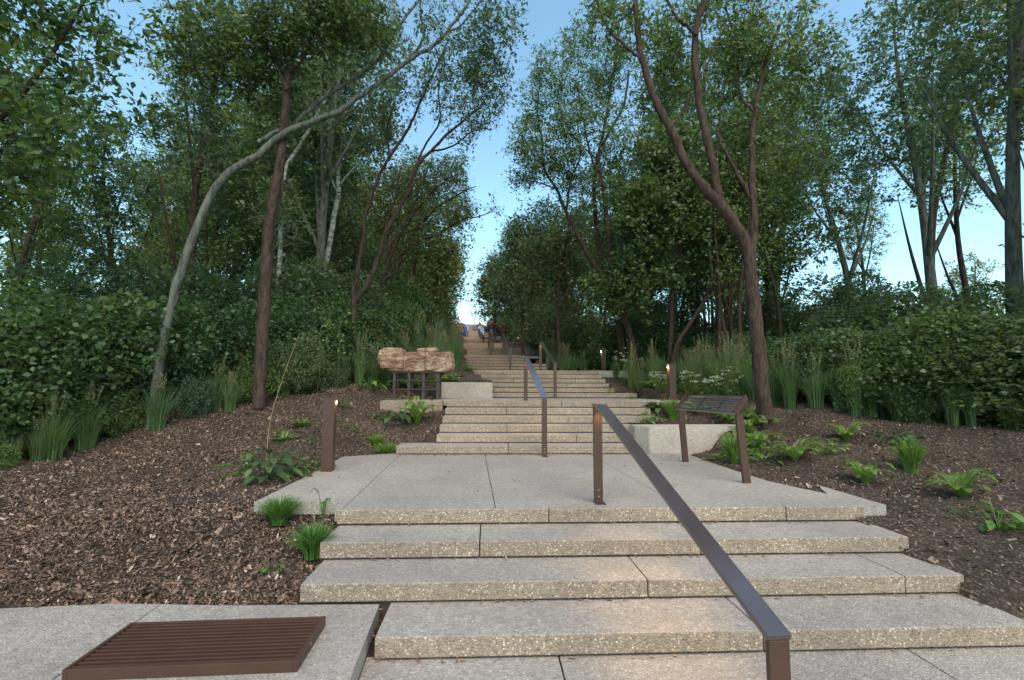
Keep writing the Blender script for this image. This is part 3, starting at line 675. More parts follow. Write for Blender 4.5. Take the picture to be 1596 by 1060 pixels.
def tree(name, label, stems, crowns, barkm, leafm, leaf=.10, per=45, sig=.26, group=None, asp=.5, rtwig=.010, droop=.15, wig=.008):
    """stems: (pixels along it, width px at start, at end, distance at start, at end); crowns: (px, py, rx, ry, distance, clusters[, depth])"""
    wd = Wood(); nodes = []; rads = []; b0 = None
    for pts_, w0, w1, d0, d1 in stems:
        n_ = len(pts_); ww = [at_d(px, py, d0 + (d1 - d0) * i / max(1, n_ - 1)) for i, (px, py) in enumerate(pts_)]
        if b0 is None: b0 = np.array(ww[0])
        if b0 is not None and len(nodes) == 0:
            gz_ = float(height([b0[0]], [b0[1]])[0]) - .15 - 0
            if b0[2] > gz_: b0 = np.array([b0[0], b0[1], gz_]); ww = [Vector(b0)] + ww
        path = smooth_path([np.array(w_) - b0 for w_ in ww], 5); m_ = len(path)
        path[1:-1] += rng.normal(size=(m_ - 2, 3)) * wig
        rr = np.linspace(w0 * d0, w1 * d1, m_) / FPX / 2 * (1 + rng.normal(size=m_) * .02)
        if pts_[0][1] > 440: rr[0] *= 1.35; rr[1] *= 1.12
        wd.add(path, rr, 12 if w0 > 9 else 8)
        keep = slice(m_ // 4, None) ; nodes += list(path[keep]); rads += list(rr[keep])
    cents = []
    for cr in crowns:
        px, py, rx, ry, d_, k = cr[:6]; c_ = np.array(at_d(px, py, d_)) - b0; sx_ = rx * d_ / FPX; sz_ = ry * d_ / FPX
        sy_ = cr[6] if len(cr) > 6 else max(.7, min(sx_, sz_) * .8)
        E_ = in_ellipsoid(k) * np.array([sx_, sy_, sz_]); cents += list(c_ + E_)
    cents = np.array(cents)
    tips = grow(wd, nodes, rads, cents, rtwig=rtwig)
    C = []
    for c_, tp in zip(cents, tips):
        ns_ = 6
        for _ in range(ns_):
            k = max(3, int(per * rng.uniform(.6, 1.4) / ns_)); a = tp[rng.integers(0, len(tp))]; v_ = rng.normal(size=3) * [1, 1, .8]; v_ /= np.linalg.norm(v_); L_ = sig * rng.uniform(1.0, 2.6)
            e_ = a + v_ * L_ + [0, 0, -.18 * L_]; m2 = (a + e_) / 2 + [0, 0, .06 * L_]
            wd.add(np.array([a, m2, e_]), [.004, .003, .0015], 3)
            t = rng.uniform(.15, 1.08, k)[:, None]; C.append(a * (1 - t) ** 2 + 2 * m2 * t * (1 - t) + e_ * t * t + rng.normal(size=(k, 3)) * leaf * .55)
    root = empty(name, tuple(b0), 0, label, 'tree', group)
    link('trunk', wd.mesh(), M[barkm], root)
    V = leaves(np.concatenate(C), leaf, asp, droop); link('crown', np_mesh('crown', V, quads(V)), M[leafm], root)
    return root

# ------------------------------------------------------------------ trees one can tell apart
# left side
tree('brown_trunk_tree', 'dark brown tree at the left edge, trunk reaching up past the pale limb', [
    ([(404, 622), (410, 500), (417, 385), (420, 345), (432, 280), (442, 210), (446, 150), (450, 110), (457, 65), (468, 25), (480, -25)], 21, 8, 9.4, 8.6),
    ([(449, 112), (467, 95), (482, 65), (497, 35), (524, 0), (545, -30)], 8, 5, 8.8, 8.6),
    ([(447, 140), (425, 90), (402, 40), (380, -10)], 6, 3, 8.8, 8.6),
    ([(419, 350), (440, 300), (452, 250)], 5, 2, 9.3, 9.6)],
    [(470, 30, 90, 60, 8.6, 100), (560, 20, 60, 40, 8.4, 45), (410, 110, 55, 90, 9, 60), (340, 60, 80, 90, 9, 70), (400, 300, 30, 60, 9.6, 12)],
    'bark', 'leaf_dark', .095, 42, .2, asp=.55)
tree('pale_limb_tree', 'tree left of the picture whose long grey-green limb slants up over the left woods', [
    ([(235, 660), (262, 500), (300, 370), (345, 280), (402, 242), (437, 211), (472, 195), (527, 174), (567, 145), (602, 121), (642, 90), (672, 74), (697, 48), (727, 8), (745, -30)], 15, 4, 8.6, 9.4),
    ([(455, 203), (470, 182), (502, 155), (547, 125), (592, 90), (612, 55), (650, 3), (670, -25)], 8, 4, 9.2, 9.6),
    ([(402, 222), (437, 203), (472, 196)], 7, 7, 8.9, 9.1),
    ([(640, 90), (660, 60), (655, 20), (660, -20)], 5, 2, 9.3, 9.2),
    ([(697, 48), (720, 38), (750, 0)], 4, 2, 9.3, 9.2)],
    [(765, 55, 52, 55, 9.2, 40), (700, 90, 60, 45, 9.4, 26), (760, 125, 45, 38, 9.4, 34), (790, 20, 40, 32, 9, 16), (610, 45, 55, 50, 9.4, 28), (700, 20, 60, 40, 9.3, 18), (300, 200, 60, 80, 9, 60), (330, 90, 60, 60, 9, 40)],
    'bark_grey', 'leaf_dark', .095, 26, .17, asp=.4, droop=.5)
tree('birch', 'tree with a whitish upright trunk standing in the left woods', [
    ([(500, 590), (502, 475), (504, 430), (512, 390), (522, 330), (528, 300), (527, 270), (533, 220), (528, 150), (540, 80), (545, 10), (548, -30)], 11, 4, 14.0, 14.5),
    ([(529, 290), (552, 262), (575, 235), (600, 215)], 4, 2, 14.2, 14), ([(527, 300), (505, 260), (480, 230)], 4, 2, 14.2, 14.6)],
    [(520, 110, 60, 60, 14.4, 70), (560, 200, 50, 50, 14.2, 60), (480, 200, 45, 60, 14.6, 60), (540, 40, 60, 40, 14.4, 50)],
    'bark_pale', 'leaf_mid', .11, 42, .28)
tree('pale_leaning_tree', 'slim pale trunk curving up to the right behind the long grey limb', [
    ([(425, 600), (430, 500), (435, 420), (440, 330), (447, 262), (467, 228), (497, 175), (522, 125), (540, 90), (552, 65), (575, 20), (590, -30)], 9, 4, 13, 13.6)],
    [(570, 70, 45, 60, 13.4, 40), (470, 130, 50, 50, 13.4, 50), (440, 330, 40, 60, 13, 40)], 'bark_pale', 'leaf_mid', .10, 40, .26)
tree('twin_stem_tree', 'reddish-brown tree with two curved stems from one foot above the boulder, left of the steps', [
    ([(553, 575), (551, 465), (557, 425), (567, 370), (568, 340), (584, 290), (607, 245), (637, 200), (657, 155), (682, 100), (700, 60)], 9, 2.5, 11.6, 11.0),
    ([(552, 470), (572, 445), (587, 410), (602, 360), (637, 300), (647, 265), (672, 235), (702, 205), (742, 172), (760, 150)], 9, 2.5, 11.6, 10.8),
    ([(647, 268), (660, 230), (685, 190), (684, 140), (690, 90)], 4, 1.6, 11.3, 11), ([(672, 236), (705, 228), (735, 205), (760, 200)], 3.5, 1.5, 11.2, 11),
    ([(607, 245), (604, 200), (615, 160)], 4, 1.6, 11.2, 11), ([(590, 405), (615, 370), (635, 340), (660, 330)], 4, 2, 11.5, 11.4)],
    [(700, 120, 60, 60, 11, 42), (640, 140, 50, 45, 11, 30), (755, 165, 40, 40, 10.8, 26), (600, 190, 35, 40, 11.2, 25), (720, 185, 45, 40, 11, 26), (560, 330, 30, 50, 11.8, 16)],
    'bark', 'leaf_dark', .085, 22, .16, asp=.42, droop=.4, rtwig=.008)
tree('fan_branched_tree', 'tree whose fan of thin dark branches arches out toward the steps from the left', [
    ([(583, 570), (592, 450), (617, 425), (622, 400), (647, 380), (682, 365), (722, 342), (745, 338), (770, 328)], 7, 1.3, 14.5, 13.5),
    ([(592, 450), (605, 410), (622, 370), (655, 320), (690, 285), (715, 270)], 6, 1.5, 14.4, 13.8), ([(600, 430), (610, 380), (640, 330), (660, 280), (675, 245)], 5, 1.5, 14.4, 14),
    ([(617, 425), (640, 370), (680, 325), (720, 300), (742, 290)], 5, 1.3, 14.4, 13.6), ([(605, 410), (600, 360), (615, 310), (625, 260)], 4, 1.3, 14.4, 14.4)],
    [(680, 300, 62, 58, 14.0, 95), (640, 280, 45, 45, 14.4, 50), (715, 325, 34, 36, 13.6, 34), (700, 262, 38, 30, 13.8, 34), (765, 328, 10, 6, 13.5, 3), (665, 360, 50, 30, 14, 30)],
    'bark_dark', 'leaf_olive', .075, 34, .2, rtwig=.008)
tree('olive_tree', 'rounded olive-green tree behind the fan of dark branches at left', [
    ([(640, 520), (645, 440), (650, 380), (655, 320)], 8, 3, 19, 19), ([(645, 440), (670, 390), (695, 350)], 4, 2, 19, 19)],
    [(660, 330, 72, 90, 19, 190), (600, 300, 50, 60, 19, 90), (690, 420, 34, 60, 19, 90)], 'bark_dark', 'leaf_olive', .13, 40, .34)
tree('sun_tinted_tree', 'yellow-tinged tree at the lower left side of the sky gap, above the people', [
    ([(690, 530), (693, 470), (698, 420)], 5, 2, 27, 27)],
    [(697, 425, 30, 55, 27, 110), (712, 400, 14, 26, 27, 22), (680, 478, 20, 36, 27, 60), (672, 450, 28, 60, 27, 70)], 'bark_dark', 'leaf_yellow', .15, 36, .36)  # yellow leaf colour paints in the sunlight on this crown
# right side
tree('forked_tree', 'big reddish-brown forked tree at the right edge, in front of the woods', [
    ([(1192, 640), (1187, 600), (1180, 520), (1172, 450), (1167, 395), (1150, 357), (1122, 318), (1097, 293), (1072, 258), (1047, 205), (1022, 160), (1009, 120), (997, 75), (990, 0), (985, -35)], 25, 7.5, 8.8, 8.2),
    ([(1130, 328), (1117, 300), (1112, 260), (1099, 205), (1089, 150), (1084, 100), (1085, 50), (1097, 0), (1103, -35)], 15, 9, 8.6, 8.2),
    ([(1169, 410), (1174, 375), (1175, 320), (1172, 280), (1174, 210), (1178, 175), (1185, 130), (1196, 90), (1215, 40)], 14, 5, 8.8, 8.8),
    ([(1174, 315), (1160, 290), (1147, 268), (1130, 235), (1122, 220), (1115, 195)], 8, 3, 8.8, 9), ([(1177, 178), (1155, 150), (1150, 100), (1145, 60), (1130, 10)], 5, 3, 8.8, 9),
    ([(998, 92), (975, 72), (952, 50), (937, 20), (925, -10)], 6, 3, 8.3, 8.2), ([(1084, 55), (1072, 42), (1057, 30), (1045, 10), (1036, -10)], 7, 4, 8.2, 8.2),
    ([(1045, 200), (1070, 160), (1080, 130)], 4, 2, 8.6, 8.8), ([(1100, 110), (1120, 60), (1150, 20)], 4, 2, 8.4, 8.5)],
    [(960, 30, 55, 40, 8.4, 34), (1050, 60, 60, 50, 8.8, 44), (1150, 90, 50, 70, 9, 60), (1175, 40, 40, 50, 9, 30), (1040, 130, 50, 40, 9.2, 34), (1180, 200, 30, 50, 9.2, 26), (1250, 100, 70, 100, 9, 90), (1120, 0, 60, 30, 8.6, 24), (1250, 260, 50, 70, 9.2, 40)],
    'bark', 'leaf_mid', .09, 32, .19)
tree('leaning_tree', 'slender tree leaning left behind the white flowers, its crown bordering the sky on the right', [
    ([(992, 580), (984, 530), (967, 470), (954, 410), (947, 350), (940, 290), (932, 250), (940, 210), (950, 150), (960, 90), (965, 30)], 11, 3, 15.2, 14.5),
    ([(940, 290), (920, 240), (910, 190), (900, 130)], 4, 2, 14.6, 14.4), ([(932, 250), (905, 225), (885, 200), (870, 160)], 3, 1.5, 14.6, 14.4)],
    [(900, 130, 52, 62, 14.5, 80), (940, 200, 50, 60, 14.5, 70), (880, 210, 40, 60, 14.5, 60), (960, 90, 45, 60, 14.5, 50), (905, 55, 40, 35, 14.5, 26)], 'bark', 'leaf_mid', .09, 38, .22)
tree('crossed_stem_tree', 'dark tree with one stem slanting left toward the sky gap, behind the third handrail', [
    ([(975, 570), (967, 525), (955, 470), (942, 420), (930, 360), (927, 270), (947, 210), (972, 165), (980, 110)], 11, 3, 16, 15.2),
    ([(944, 428), (927, 414), (907, 380), (882, 330), (867, 295), (847, 260), (845, 220), (838, 180), (842, 120)], 7, 2, 15.3, 14.6),
    ([(882, 330), (890, 280), (905, 240), (900, 190)], 4, 1.8, 15, 14.6), ([(867, 295), (840, 285), (815, 280), (800, 262)], 2.5, 1.3, 15, 14.6), ([(850, 262), (828, 235), (812, 205)], 2.5, 1.3, 15, 14.6)],
    [(845, 150, 38, 55, 14.6, 52), (825, 225, 36, 42, 14.6, 64), (870, 260, 40, 40, 14.8, 52), (905, 290, 40, 50, 14.8, 50), (850, 90, 28, 34, 14.6, 18), (818, 265, 30, 22, 14.6, 30), (960, 300, 40, 60, 15.2, 60)],
    'bark_dark', 'leaf_mid', .085, 38, .22)
tree('maple', 'dense dark green broad-leaved tree filling the woods left of the big forked trunk', [
    ([(1040, 600), (1046, 520), (1047, 465), (1052, 420), (1065, 370), (1060, 300), (1050, 230)], 8, 4, 14.2, 14),
    ([(1052, 420), (1030, 370), (1000, 330), (980, 300)], 5, 2, 14, 14)],
    [(1010, 330, 60, 62, 14, 120), (1075, 310, 52, 62, 14.2, 110), (1010, 420, 60, 42, 14.2, 70), (960, 450, 45, 40, 14.4, 60), (1110, 370, 45, 42, 14, 60), (1040, 230, 60, 50, 14.4, 90), (1140, 250, 40, 70, 14, 80)],
    'bark_dark', 'leaf_dark', .12, 42, .24, asp=.7)
tree('slanting_tree', 'thin dark stem slanting to the right behind the near right post lamp', [
    ([(1043, 590), (1057, 535), (1075, 505), (1092, 480), (1112, 440), (1124, 398), (1128, 350), (1140, 300)], 8, 4, 13.8, 13.6),
    ([(1112, 440), (1130, 458), (1140, 480)], 3, 1.5, 13.7, 14)],
    [(1130, 350, 50, 40, 13.6, 60), (1160, 290, 40, 50, 13.6, 60)], 'bark_dark', 'leaf_dark', .11, 40, .22, asp=.6)
tree('three_stem_tree', 'narrow brown tree rising straight behind the kerb block by the fifth flight', [
    ([(873, 560), (870, 520), (869, 465), (874, 420), (885, 370), (890, 330)], 8, 3, 18.5, 19), ([(869, 470), (847, 450), (830, 437), (812, 425)], 4.5, 2, 18.6, 18.6), ([(872, 480), (890, 440), (905, 410)], 3.5, 2, 18.6, 19)],
    [(850, 400, 45, 50, 19, 90), (890, 370, 40, 50, 19, 80), (895, 450, 36, 50, 19.5, 70), (830, 440, 34, 40, 19, 50)], 'bark', 'leaf_blue', .12, 38, .3)
tree('bluish_tree', 'bluish green tree forming the right side of the sky gap in the distance', [
    ([(815, 540), (815, 470), (818, 400)], 6, 3, 24, 24)],
    [(822, 390, 38, 62, 24, 150), (800, 440, 42, 60, 24, 130), (850, 350, 34, 44, 24, 70), (806, 365, 16, 24, 24, 24)], 'bark_dark', 'leaf_blue', .15, 38, .36)
tree('distant_bluish_tree', 'smaller bluish green tree nearest the end of the steps on the right', [
    ([(772, 530), (772, 470), (774, 430)], 4, 2, 34, 34)],
    [(772, 430, 26, 38, 34, 90), (764, 465, 24, 38, 34, 80), (790, 440, 26, 50, 34, 80)], 'bark_dark', 'leaf_blue', .19, 36, .45)

# ------------------------------------------------------------------ woods on both sides: a few kinds, copied
def generic_tree(H, r, forks, ncl, leafm, barkm, leaf, per, low=.35, sig=.34, asp=.5):
    wd = Wood(); nodes = []; rads = []
    lean = rng.normal(size=2) * .06 * H
    main = smooth_path([(0, 0, -.4), (lean[0] * .15, lean[1] * .1, H * .2), (lean[0] * .3, lean[1] * .5, H * .45), (lean[0], lean[1], H * .75), (lean[0] * 1.2, lean[1] * .9, H * .96)], 5)
    rr = np.linspace(.013 * H + .02, .02, len(main)); wd.add(main, rr, 8); nodes += list(main[5:]); rads += list(rr[5:])
    for k in range(forks):
        j = rng.integers(4, 12); a = rng.uniform(0, 6.28); p0 = main[j]; L = rng.uniform(.25, .42) * H
        q = smooth_path([p0, p0 + [math.cos(a) * r * .35, math.sin(a) * r * .35, L * .5], p0 + [math.cos(a) * r * .6, math.sin(a) * r * .6, L]], 4)
        r2 = np.linspace(rr[j] * .6, .012, len(q)); wd.add(q, r2, 6); nodes += list(q[2:]); rads += list(r2[2:])
    E_ = in_ellipsoid(ncl); ctr = np.array([lean[0] * .8, lean[1] * .8, H * (1 + low) / 2])
    cents = ctr + E_ * np.array([r, r, H * (1 - low) / 2 * 1.05])
    lump = np.array([mn.noise(Vector(c_) * .55) for c_ in cents]); cents = cents[lump > -.22]
    tips = grow(wd, nodes, rads, cents, rtwig=.012)
    C = []
    for tp in tips:
        for _ in range(5):
            k = int(per * rng.uniform(.6, 1.6) / 5); a = tp[rng.integers(0, len(tp))]; v_ = rng.normal(size=3) * [1, 1, .8]; v_ /= np.linalg.norm(v_); L_ = sig * rng.uniform(.8, 2.2)
            e_ = a + v_ * L_ + [0, 0, -.18 * L_]; m2 = (a + e_) / 2 + [0, 0, .06 * L_]; wd.add(np.array([a, m2, e_]), [.006, .004, .002], 3)
            t = rng.uniform(.1, 1.08, k)[:, None]; C.append(a * (1 - t) ** 2 + 2 * m2 * t * (1 - t) + e_ * t * t + rng.normal(size=(k, 3)) * leaf * .6)
    root = empty('woodland_tree'); link('trunk', wd.mesh(), M[barkm], root)
    V = leaves(np.concatenate(C), leaf, asp, .15); link('crown', np_mesh('crown', V, quads(V)), M[leafm], root); return root
kinds = [generic_tree(11.5, 2.6, 5, 260, 'leaf_mid', 'bark_dark', .14, 48, .30), generic_tree(12.5, 2.3, 4, 220, 'leaf_blue', 'bark_grey', .13, 46, .42),
         generic_tree(9.5, 2.5, 6, 250, 'leaf_dark', 'bark', .14, 48, .22), generic_tree(13, 1.9, 4, 180, 'leaf_mid', 'bark_dark', .13, 44, .5),
         generic_tree(8.0, 2.4, 6, 240, 'leaf_olive', 'bark_dark', .15, 46, .12)]
used = set()
glab = {('L', 0): ('tall mid-green tree in the woods left of the steps', 'tall mid-green trees of the left woods'), ('L', 1): ('grey-barked bluish tree in the woods left of the steps', 'grey-barked trees of the left woods'),
        ('L', 2): ('dark bushy-crowned tree in the woods left of the steps', 'dark trees of the left woods'), ('L', 3): ('slim high-crowned tree in the woods left of the steps', 'slim trees of the left woods'),
        ('L', 4): ('low olive tree in the woods left of the steps', 'low olive trees of the left woods'),
        ('R', 0): ('tall mid-green tree in the woods right of the steps', 'tall mid-green trees of the right woods'), ('R', 1): ('grey-barked bluish tree in the woods right of the steps', 'grey-barked trees of the right woods'),
        ('R', 2): ('dark bushy-crowned tree in the woods right of the steps', 'dark trees of the right woods'), ('R', 3): ('slim high-crowned tree in the woods right of the steps', 'slim trees of the right woods'),
        ('R', 4): ('low olive tree in the woods right of the steps', 'low olive trees of the right woods')}
def put(k, x, y, s=1.0, kinds=kinds):
    z = float(height([x], [y])[0]); o = kinds[k] if k not in used else copy_tree(kinds[k]); used.add(k)
    o.location = (x, y, z - .1); o.rotation_euler = (0, 0, random.uniform(0, 6.28)); o.scale = (s, s, s * random.uniform(.92, 1.1))
    l, g = glab[('L' if x < 1 else 'R', k)]; tag(o, l, 'tree', g); return o
placed = []
def scatter(side, n_, xr, yr, ks, mind, s=(.85, 1.15)):
    c_ = 0
    for _ in range(n_ * 30):
        if c_ >= n_: break
        x = side * random.uniform(*xr) + .8; y = random.uniform(*yr)
        if any((x - a) ** 2 + (y - b) ** 2 < mind ** 2 for a, b in placed): continue
        placed.append((x, y)); put(random.choice(ks), x, y, random.uniform(*s)); c_ += 1
scatter(-1, 13, (5.2, 11), (14, 26), [0, 1, 2, 3, 4, 0], 2.1)
scatter(-1, 14, (8, 22), (9, 34), [0, 1, 2, 0, 3], 3.0)
scatter(-1, 10, (4.6, 11), (26, 40), [0, 1, 4, 2, 0], 2.6, (.75, 1.0))
scatter(-1, 13, (6.4, 13), (40, 72), [0, 1, 4, 2, 0], 2.8, (.7, .95))
scatter(-1, 5, (8.5, 15), (3, 10), [0, 1, 2, 3], 2.8)
scatter(1, 10, (6, 12), (15, 26), [1, 2, 0, 3, 2], 2.3)
scatter(1, 9, (12, 24), (9, 30), [3, 3, 1, 3], 3.2)
scatter(1, 22, (3.8, 11), (26, 70), [1, 1, 0, 2, 4], 2.6, (.75, 1.0))
scatter(1, 6, (8.5, 15), (2, 11), [0, 2, 1, 3], 2.8)
scatter(1, 8, (16, 36), (28, 60), [4, 2, 4, 0], 3.5, (.8, 1.1))
scatter(1, 3, (14, 20), (17, 25), [4, 2], 3.0, (.5, .65))
scatter(-1, 8, (14, 30), (24, 50), [4, 2, 0], 3.5, (.8, 1.1))
# thin bare stems showing against the bright gap at right
th = []
for k in range(26):
    px = random.uniform(1055, 1192) if k < 18 else random.uniform(1000, 1240); d = random.uniform(13, 26); b = at_d(px, 560, d); z0 = float(height([b.x], [b.y])[0]) - .2
    wd = Wood(); Hh = random.uniform(6, 9); ln = rng.normal(size=2) * .5
    mpath = smooth_path([(0, 0, 0), (ln[0] * .2 + rng.normal() * .15, ln[1] * .2, Hh * .3), (ln[0] * .5 + rng.normal() * .2, ln[1] * .5, Hh * .6), (ln[0], ln[1], Hh)], 5)
    rr = np.linspace(random.uniform(.05, .1), .015, len(mpath)); wd.add(mpath, rr, 6)
    cents = [mpath[rng.integers(6, len(mpath))] + rng.normal(size=3) * [.7, .7, .4] + [0, 0, .5] for _ in range(14)]
    tips = grow(wd, list(mpath[3:]), list(rr[3:]), cents, rtwig=.01)
    root = empty('sapling_tree', (b.x, b.y, z0), 0, 'thin bare-stemmed young tree in the right woods', 'tree', 'thin young trees in the right woods')
    link('trunk', wd.mesh(), M['bark_dark'], root)
    C = np.concatenate([tp[rng.integers(0, len(tp), 26)] + rng.normal(size=(26, 3)) * .25 for tp in tips]); V = leaves(C, .11, .5)
    link('crown', np_mesh('crown', V, quads(V)), M['leaf_mid'], root)

# ------------------------------------------------------------------ understory
def shrub_kind(name, r, h, n_, leaf, leafm, asp=.6, nst=9):
    root = empty(name); wd = Wood(); C = []
    lobes = [(rng.uniform(-.55, .55) * r, rng.uniform(-.55, .55) * r, rng.uniform(.35, .78) * h, rng.uniform(.32, .55)) for _ in range(9)]
    for lx_, ly_, lz_, s_ in lobes:
        k = n_ // 9; e = in_ellipsoid(k, .55) * np.array([r * s_ * 1.15, r * s_ * 1.15, h * s_ * .72]); C.append(e + [lx_, ly_, lz_])
        wd.add(smooth_path([(0, 0, -.1), (lx_ * .4, ly_ * .4, lz_ * .5), (lx_, ly_, lz_)], 4), np.linspace(.022, .006, 9), 5)
        for _ in range(3):
            a = e[rng.integers(0, k)] + [lx_, ly_, lz_]; wd.add(smooth_path([(lx_, ly_, lz_), ((lx_ + a[0]) / 2, (ly_ + a[1]) / 2, (lz_ + a[2]) / 2 + .05), a], 3), np.linspace(.008, .003, 7), 3)
    for _ in range(60):
        v_ = rng.normal(size=3); v_[2] = abs(v_[2]) + .3; v_ /= np.linalg.norm(v_); a = v_ * np.array([r * .7, r * .7, h * .8]); e_ = a + v_ * rng.uniform(.25, .95) + rng.normal(size=3) * .14
        m2 = (a + e_) / 2 + [0, 0, .08]; wd.add(np.array([a * .6, m2, e_]), [.007, .004, .002], 3); t = rng.uniform(.0, 1.05, 26)[:, None]; C.append(a * (1 - t) ** 2 + 2 * m2 * t * (1 - t) + e_ * t * t + rng.normal(size=(26, 3)) * leaf * .45)
    C = np.concatenate(C); C = C[C[:, 2] > .02]
    link('stems', wd.mesh(), M['bark_dark'], root); V = leaves(C, leaf, asp, .1, .35); link('foliage', np_mesh('foliage', V, quads(V)), M[leafm], root); return root
SH = [shrub_kind('ivy_shrub', 1.25, 1.9, 11000, .08, 'leaf_dark', .75), shrub_kind('leafy_shrub', 1.15, 1.5, 9500, .07, 'leaf_mid', .55), shrub_kind('wild_shrub', 1.4, 2.4, 12000, .09, 'leaf_blue', .5)]
shu = set()
shl = {(0, 'L'): ('dark big-leaved ivy-like bush in the undergrowth left of the steps', 'ivy-like bushes at left'), (1, 'L'): ('mid-green small-leaved bush in the undergrowth left of the steps', 'green bushes at left'),
       (2, 'L'): ('tall bluish bush in the undergrowth left of the steps', 'bluish bushes at left'), (0, 'R'): ('dark big-leaved bush in the undergrowth right of the steps', 'dark bushes at right'),
       (1, 'R'): ('mid-green small-leaved bush in the undergrowth right of the steps', 'green bushes at right'), (2, 'R'): ('tall bluish bush in the undergrowth right of the steps', 'bluish bushes at right')}
def shrub(k, x, y, s=1.0, sz=1.0):
    z = float(height([x], [y])[0]); o = SH[k] if k not in shu else copy_tree(SH[k]); shu.add(k)
    o.location = (x, y, z - .12); o.rotation_euler = (0, 0, random.uniform(0, 6.28)); o.scale = (s, s, s * sz); l, g = shl[(k, 'L' if x < 1 else 'R')]; tag(o, l, 'bush', g)
def shrub_px(k, px, d, s=1.0, sz=1.0): q = at_d(px, 560, d); shrub(k, q.x, q.y, s, sz * random.uniform(.8, 1.2))
for px, d, k, s, sz in ((395, 10.9, 1, .7, .9), (430, 11.2, 0, .9, 1.0), (465, 11.4, 0, .95, 1.1), (505, 11.9, 0, 1.0, 1.15), (540, 12.5, 0, .9, 1.2), (575, 13.4, 0, .9, 1.1), (440, 12.8, 2, 1.1, 1.1), (490, 13.6, 2, 1.1, 1.2),
                        (545, 14.4, 2, 1.1, 1.2), (600, 15.2, 1, 1.1, 1.3), (630, 17, 0, 1.1, 1.4), (655, 19.5, 1, 1.1, 1.5), (668, 22, 0, 1.1, 1.4), (665, 26, 1, 1.1, 1.5), (670, 30, 2, 1.0, 1.2), (676, 36, 1, 1.0, 1.1),
                        (340, 10.4, 0, .9, 1), (290, 10, 1, .9, 1), (230, 9.5, 0, 1, 1), (170, 9, 2, .9, .9), (100, 8.4, 0, 1, 1), (40, 7.8, 1, 1, 1), (-20, 7.2, 0, 1, 1), (360, 12.5, 2, 1.1, 1.1), (250, 12, 2, 1.2, 1.1), (140, 11, 2, 1.2, 1.1), (60, 10, 1, 1.3, 1.3),
                        (900, 22.5, 0, .9, 1.0), (930, 20.5, 0, .9, .9), (925, 22, 2, 1.1, 1.1), (968, 17.6, 0, .9, 1.1), (1000, 17.2, 0, .9, 1.0), (1050, 17.5, 0, .9, .9), (1095, 17, 0, .9, .8), (1135, 15, 1, .9, .8), (1165, 14, 0, .9, .8), (1200, 12.2, 0, .9, .8),
                        (880, 24, 2, 1.1, 1.2), (855, 27, 0, 1.1, 1.3), (835, 31, 2, 1.1, 1.2), (820, 35, 0, 1.1, 1.2), (806, 40, 2, 1.1, 1.2), (795, 46, 1, 1.1, 1.1), (783, 52, 2, 1.1, 1.0), (1250, 10.5, 1, .9, .9), (1300, 10, 0, .9, .9), (1360, 9.5, 2, .8, .9),
                        (1020, 22, 2, 1.3, 1.1), (1070, 23, 0, 1.2, .8), (1120, 22, 2, 1.2, .6), (1165, 21, 0, 1.2, .75), (1215, 18, 2, 1.2, 1.1), (1270, 16, 0, 1.2, 1.1), (1330, 15, 2, 1.2, 1.1), (1420, 9, 0, 1, .9), (1490, 8.5, 1, 1, 1), (1560, 8, 0, 1, 1), (1620, 7.5, 2, 1, .9), (1380, 12, 2, 1.2, 1), (1500, 11, 2, 1.2, 1.1)):
    shrub_px(k, px, d, s, sz)

edge_spots = []
for i in range(84):
    left = i < 46
    px = random.uniform(-40, 612) if left else random.uniform(1000, 1640)
    d = (np.interp(px, [-40, 100, 300, 402, 480, 560, 612], [6.2, 7.4, 9.1, 9.9, 10.5, 11.6, 12.6]) if left else np.interp(px, [1000, 1190, 1300, 1450, 1640], [14.6, 12.2, 9.3, 8.2, 6.7])) + random.uniform(-.25, .5)
    edge_spots.append((px, d)) if i % 5 < 3 else shrub_px(random.choice([1, 2, 0]), px, d, random.uniform(.2, .45), random.uniform(.9, 1.6))
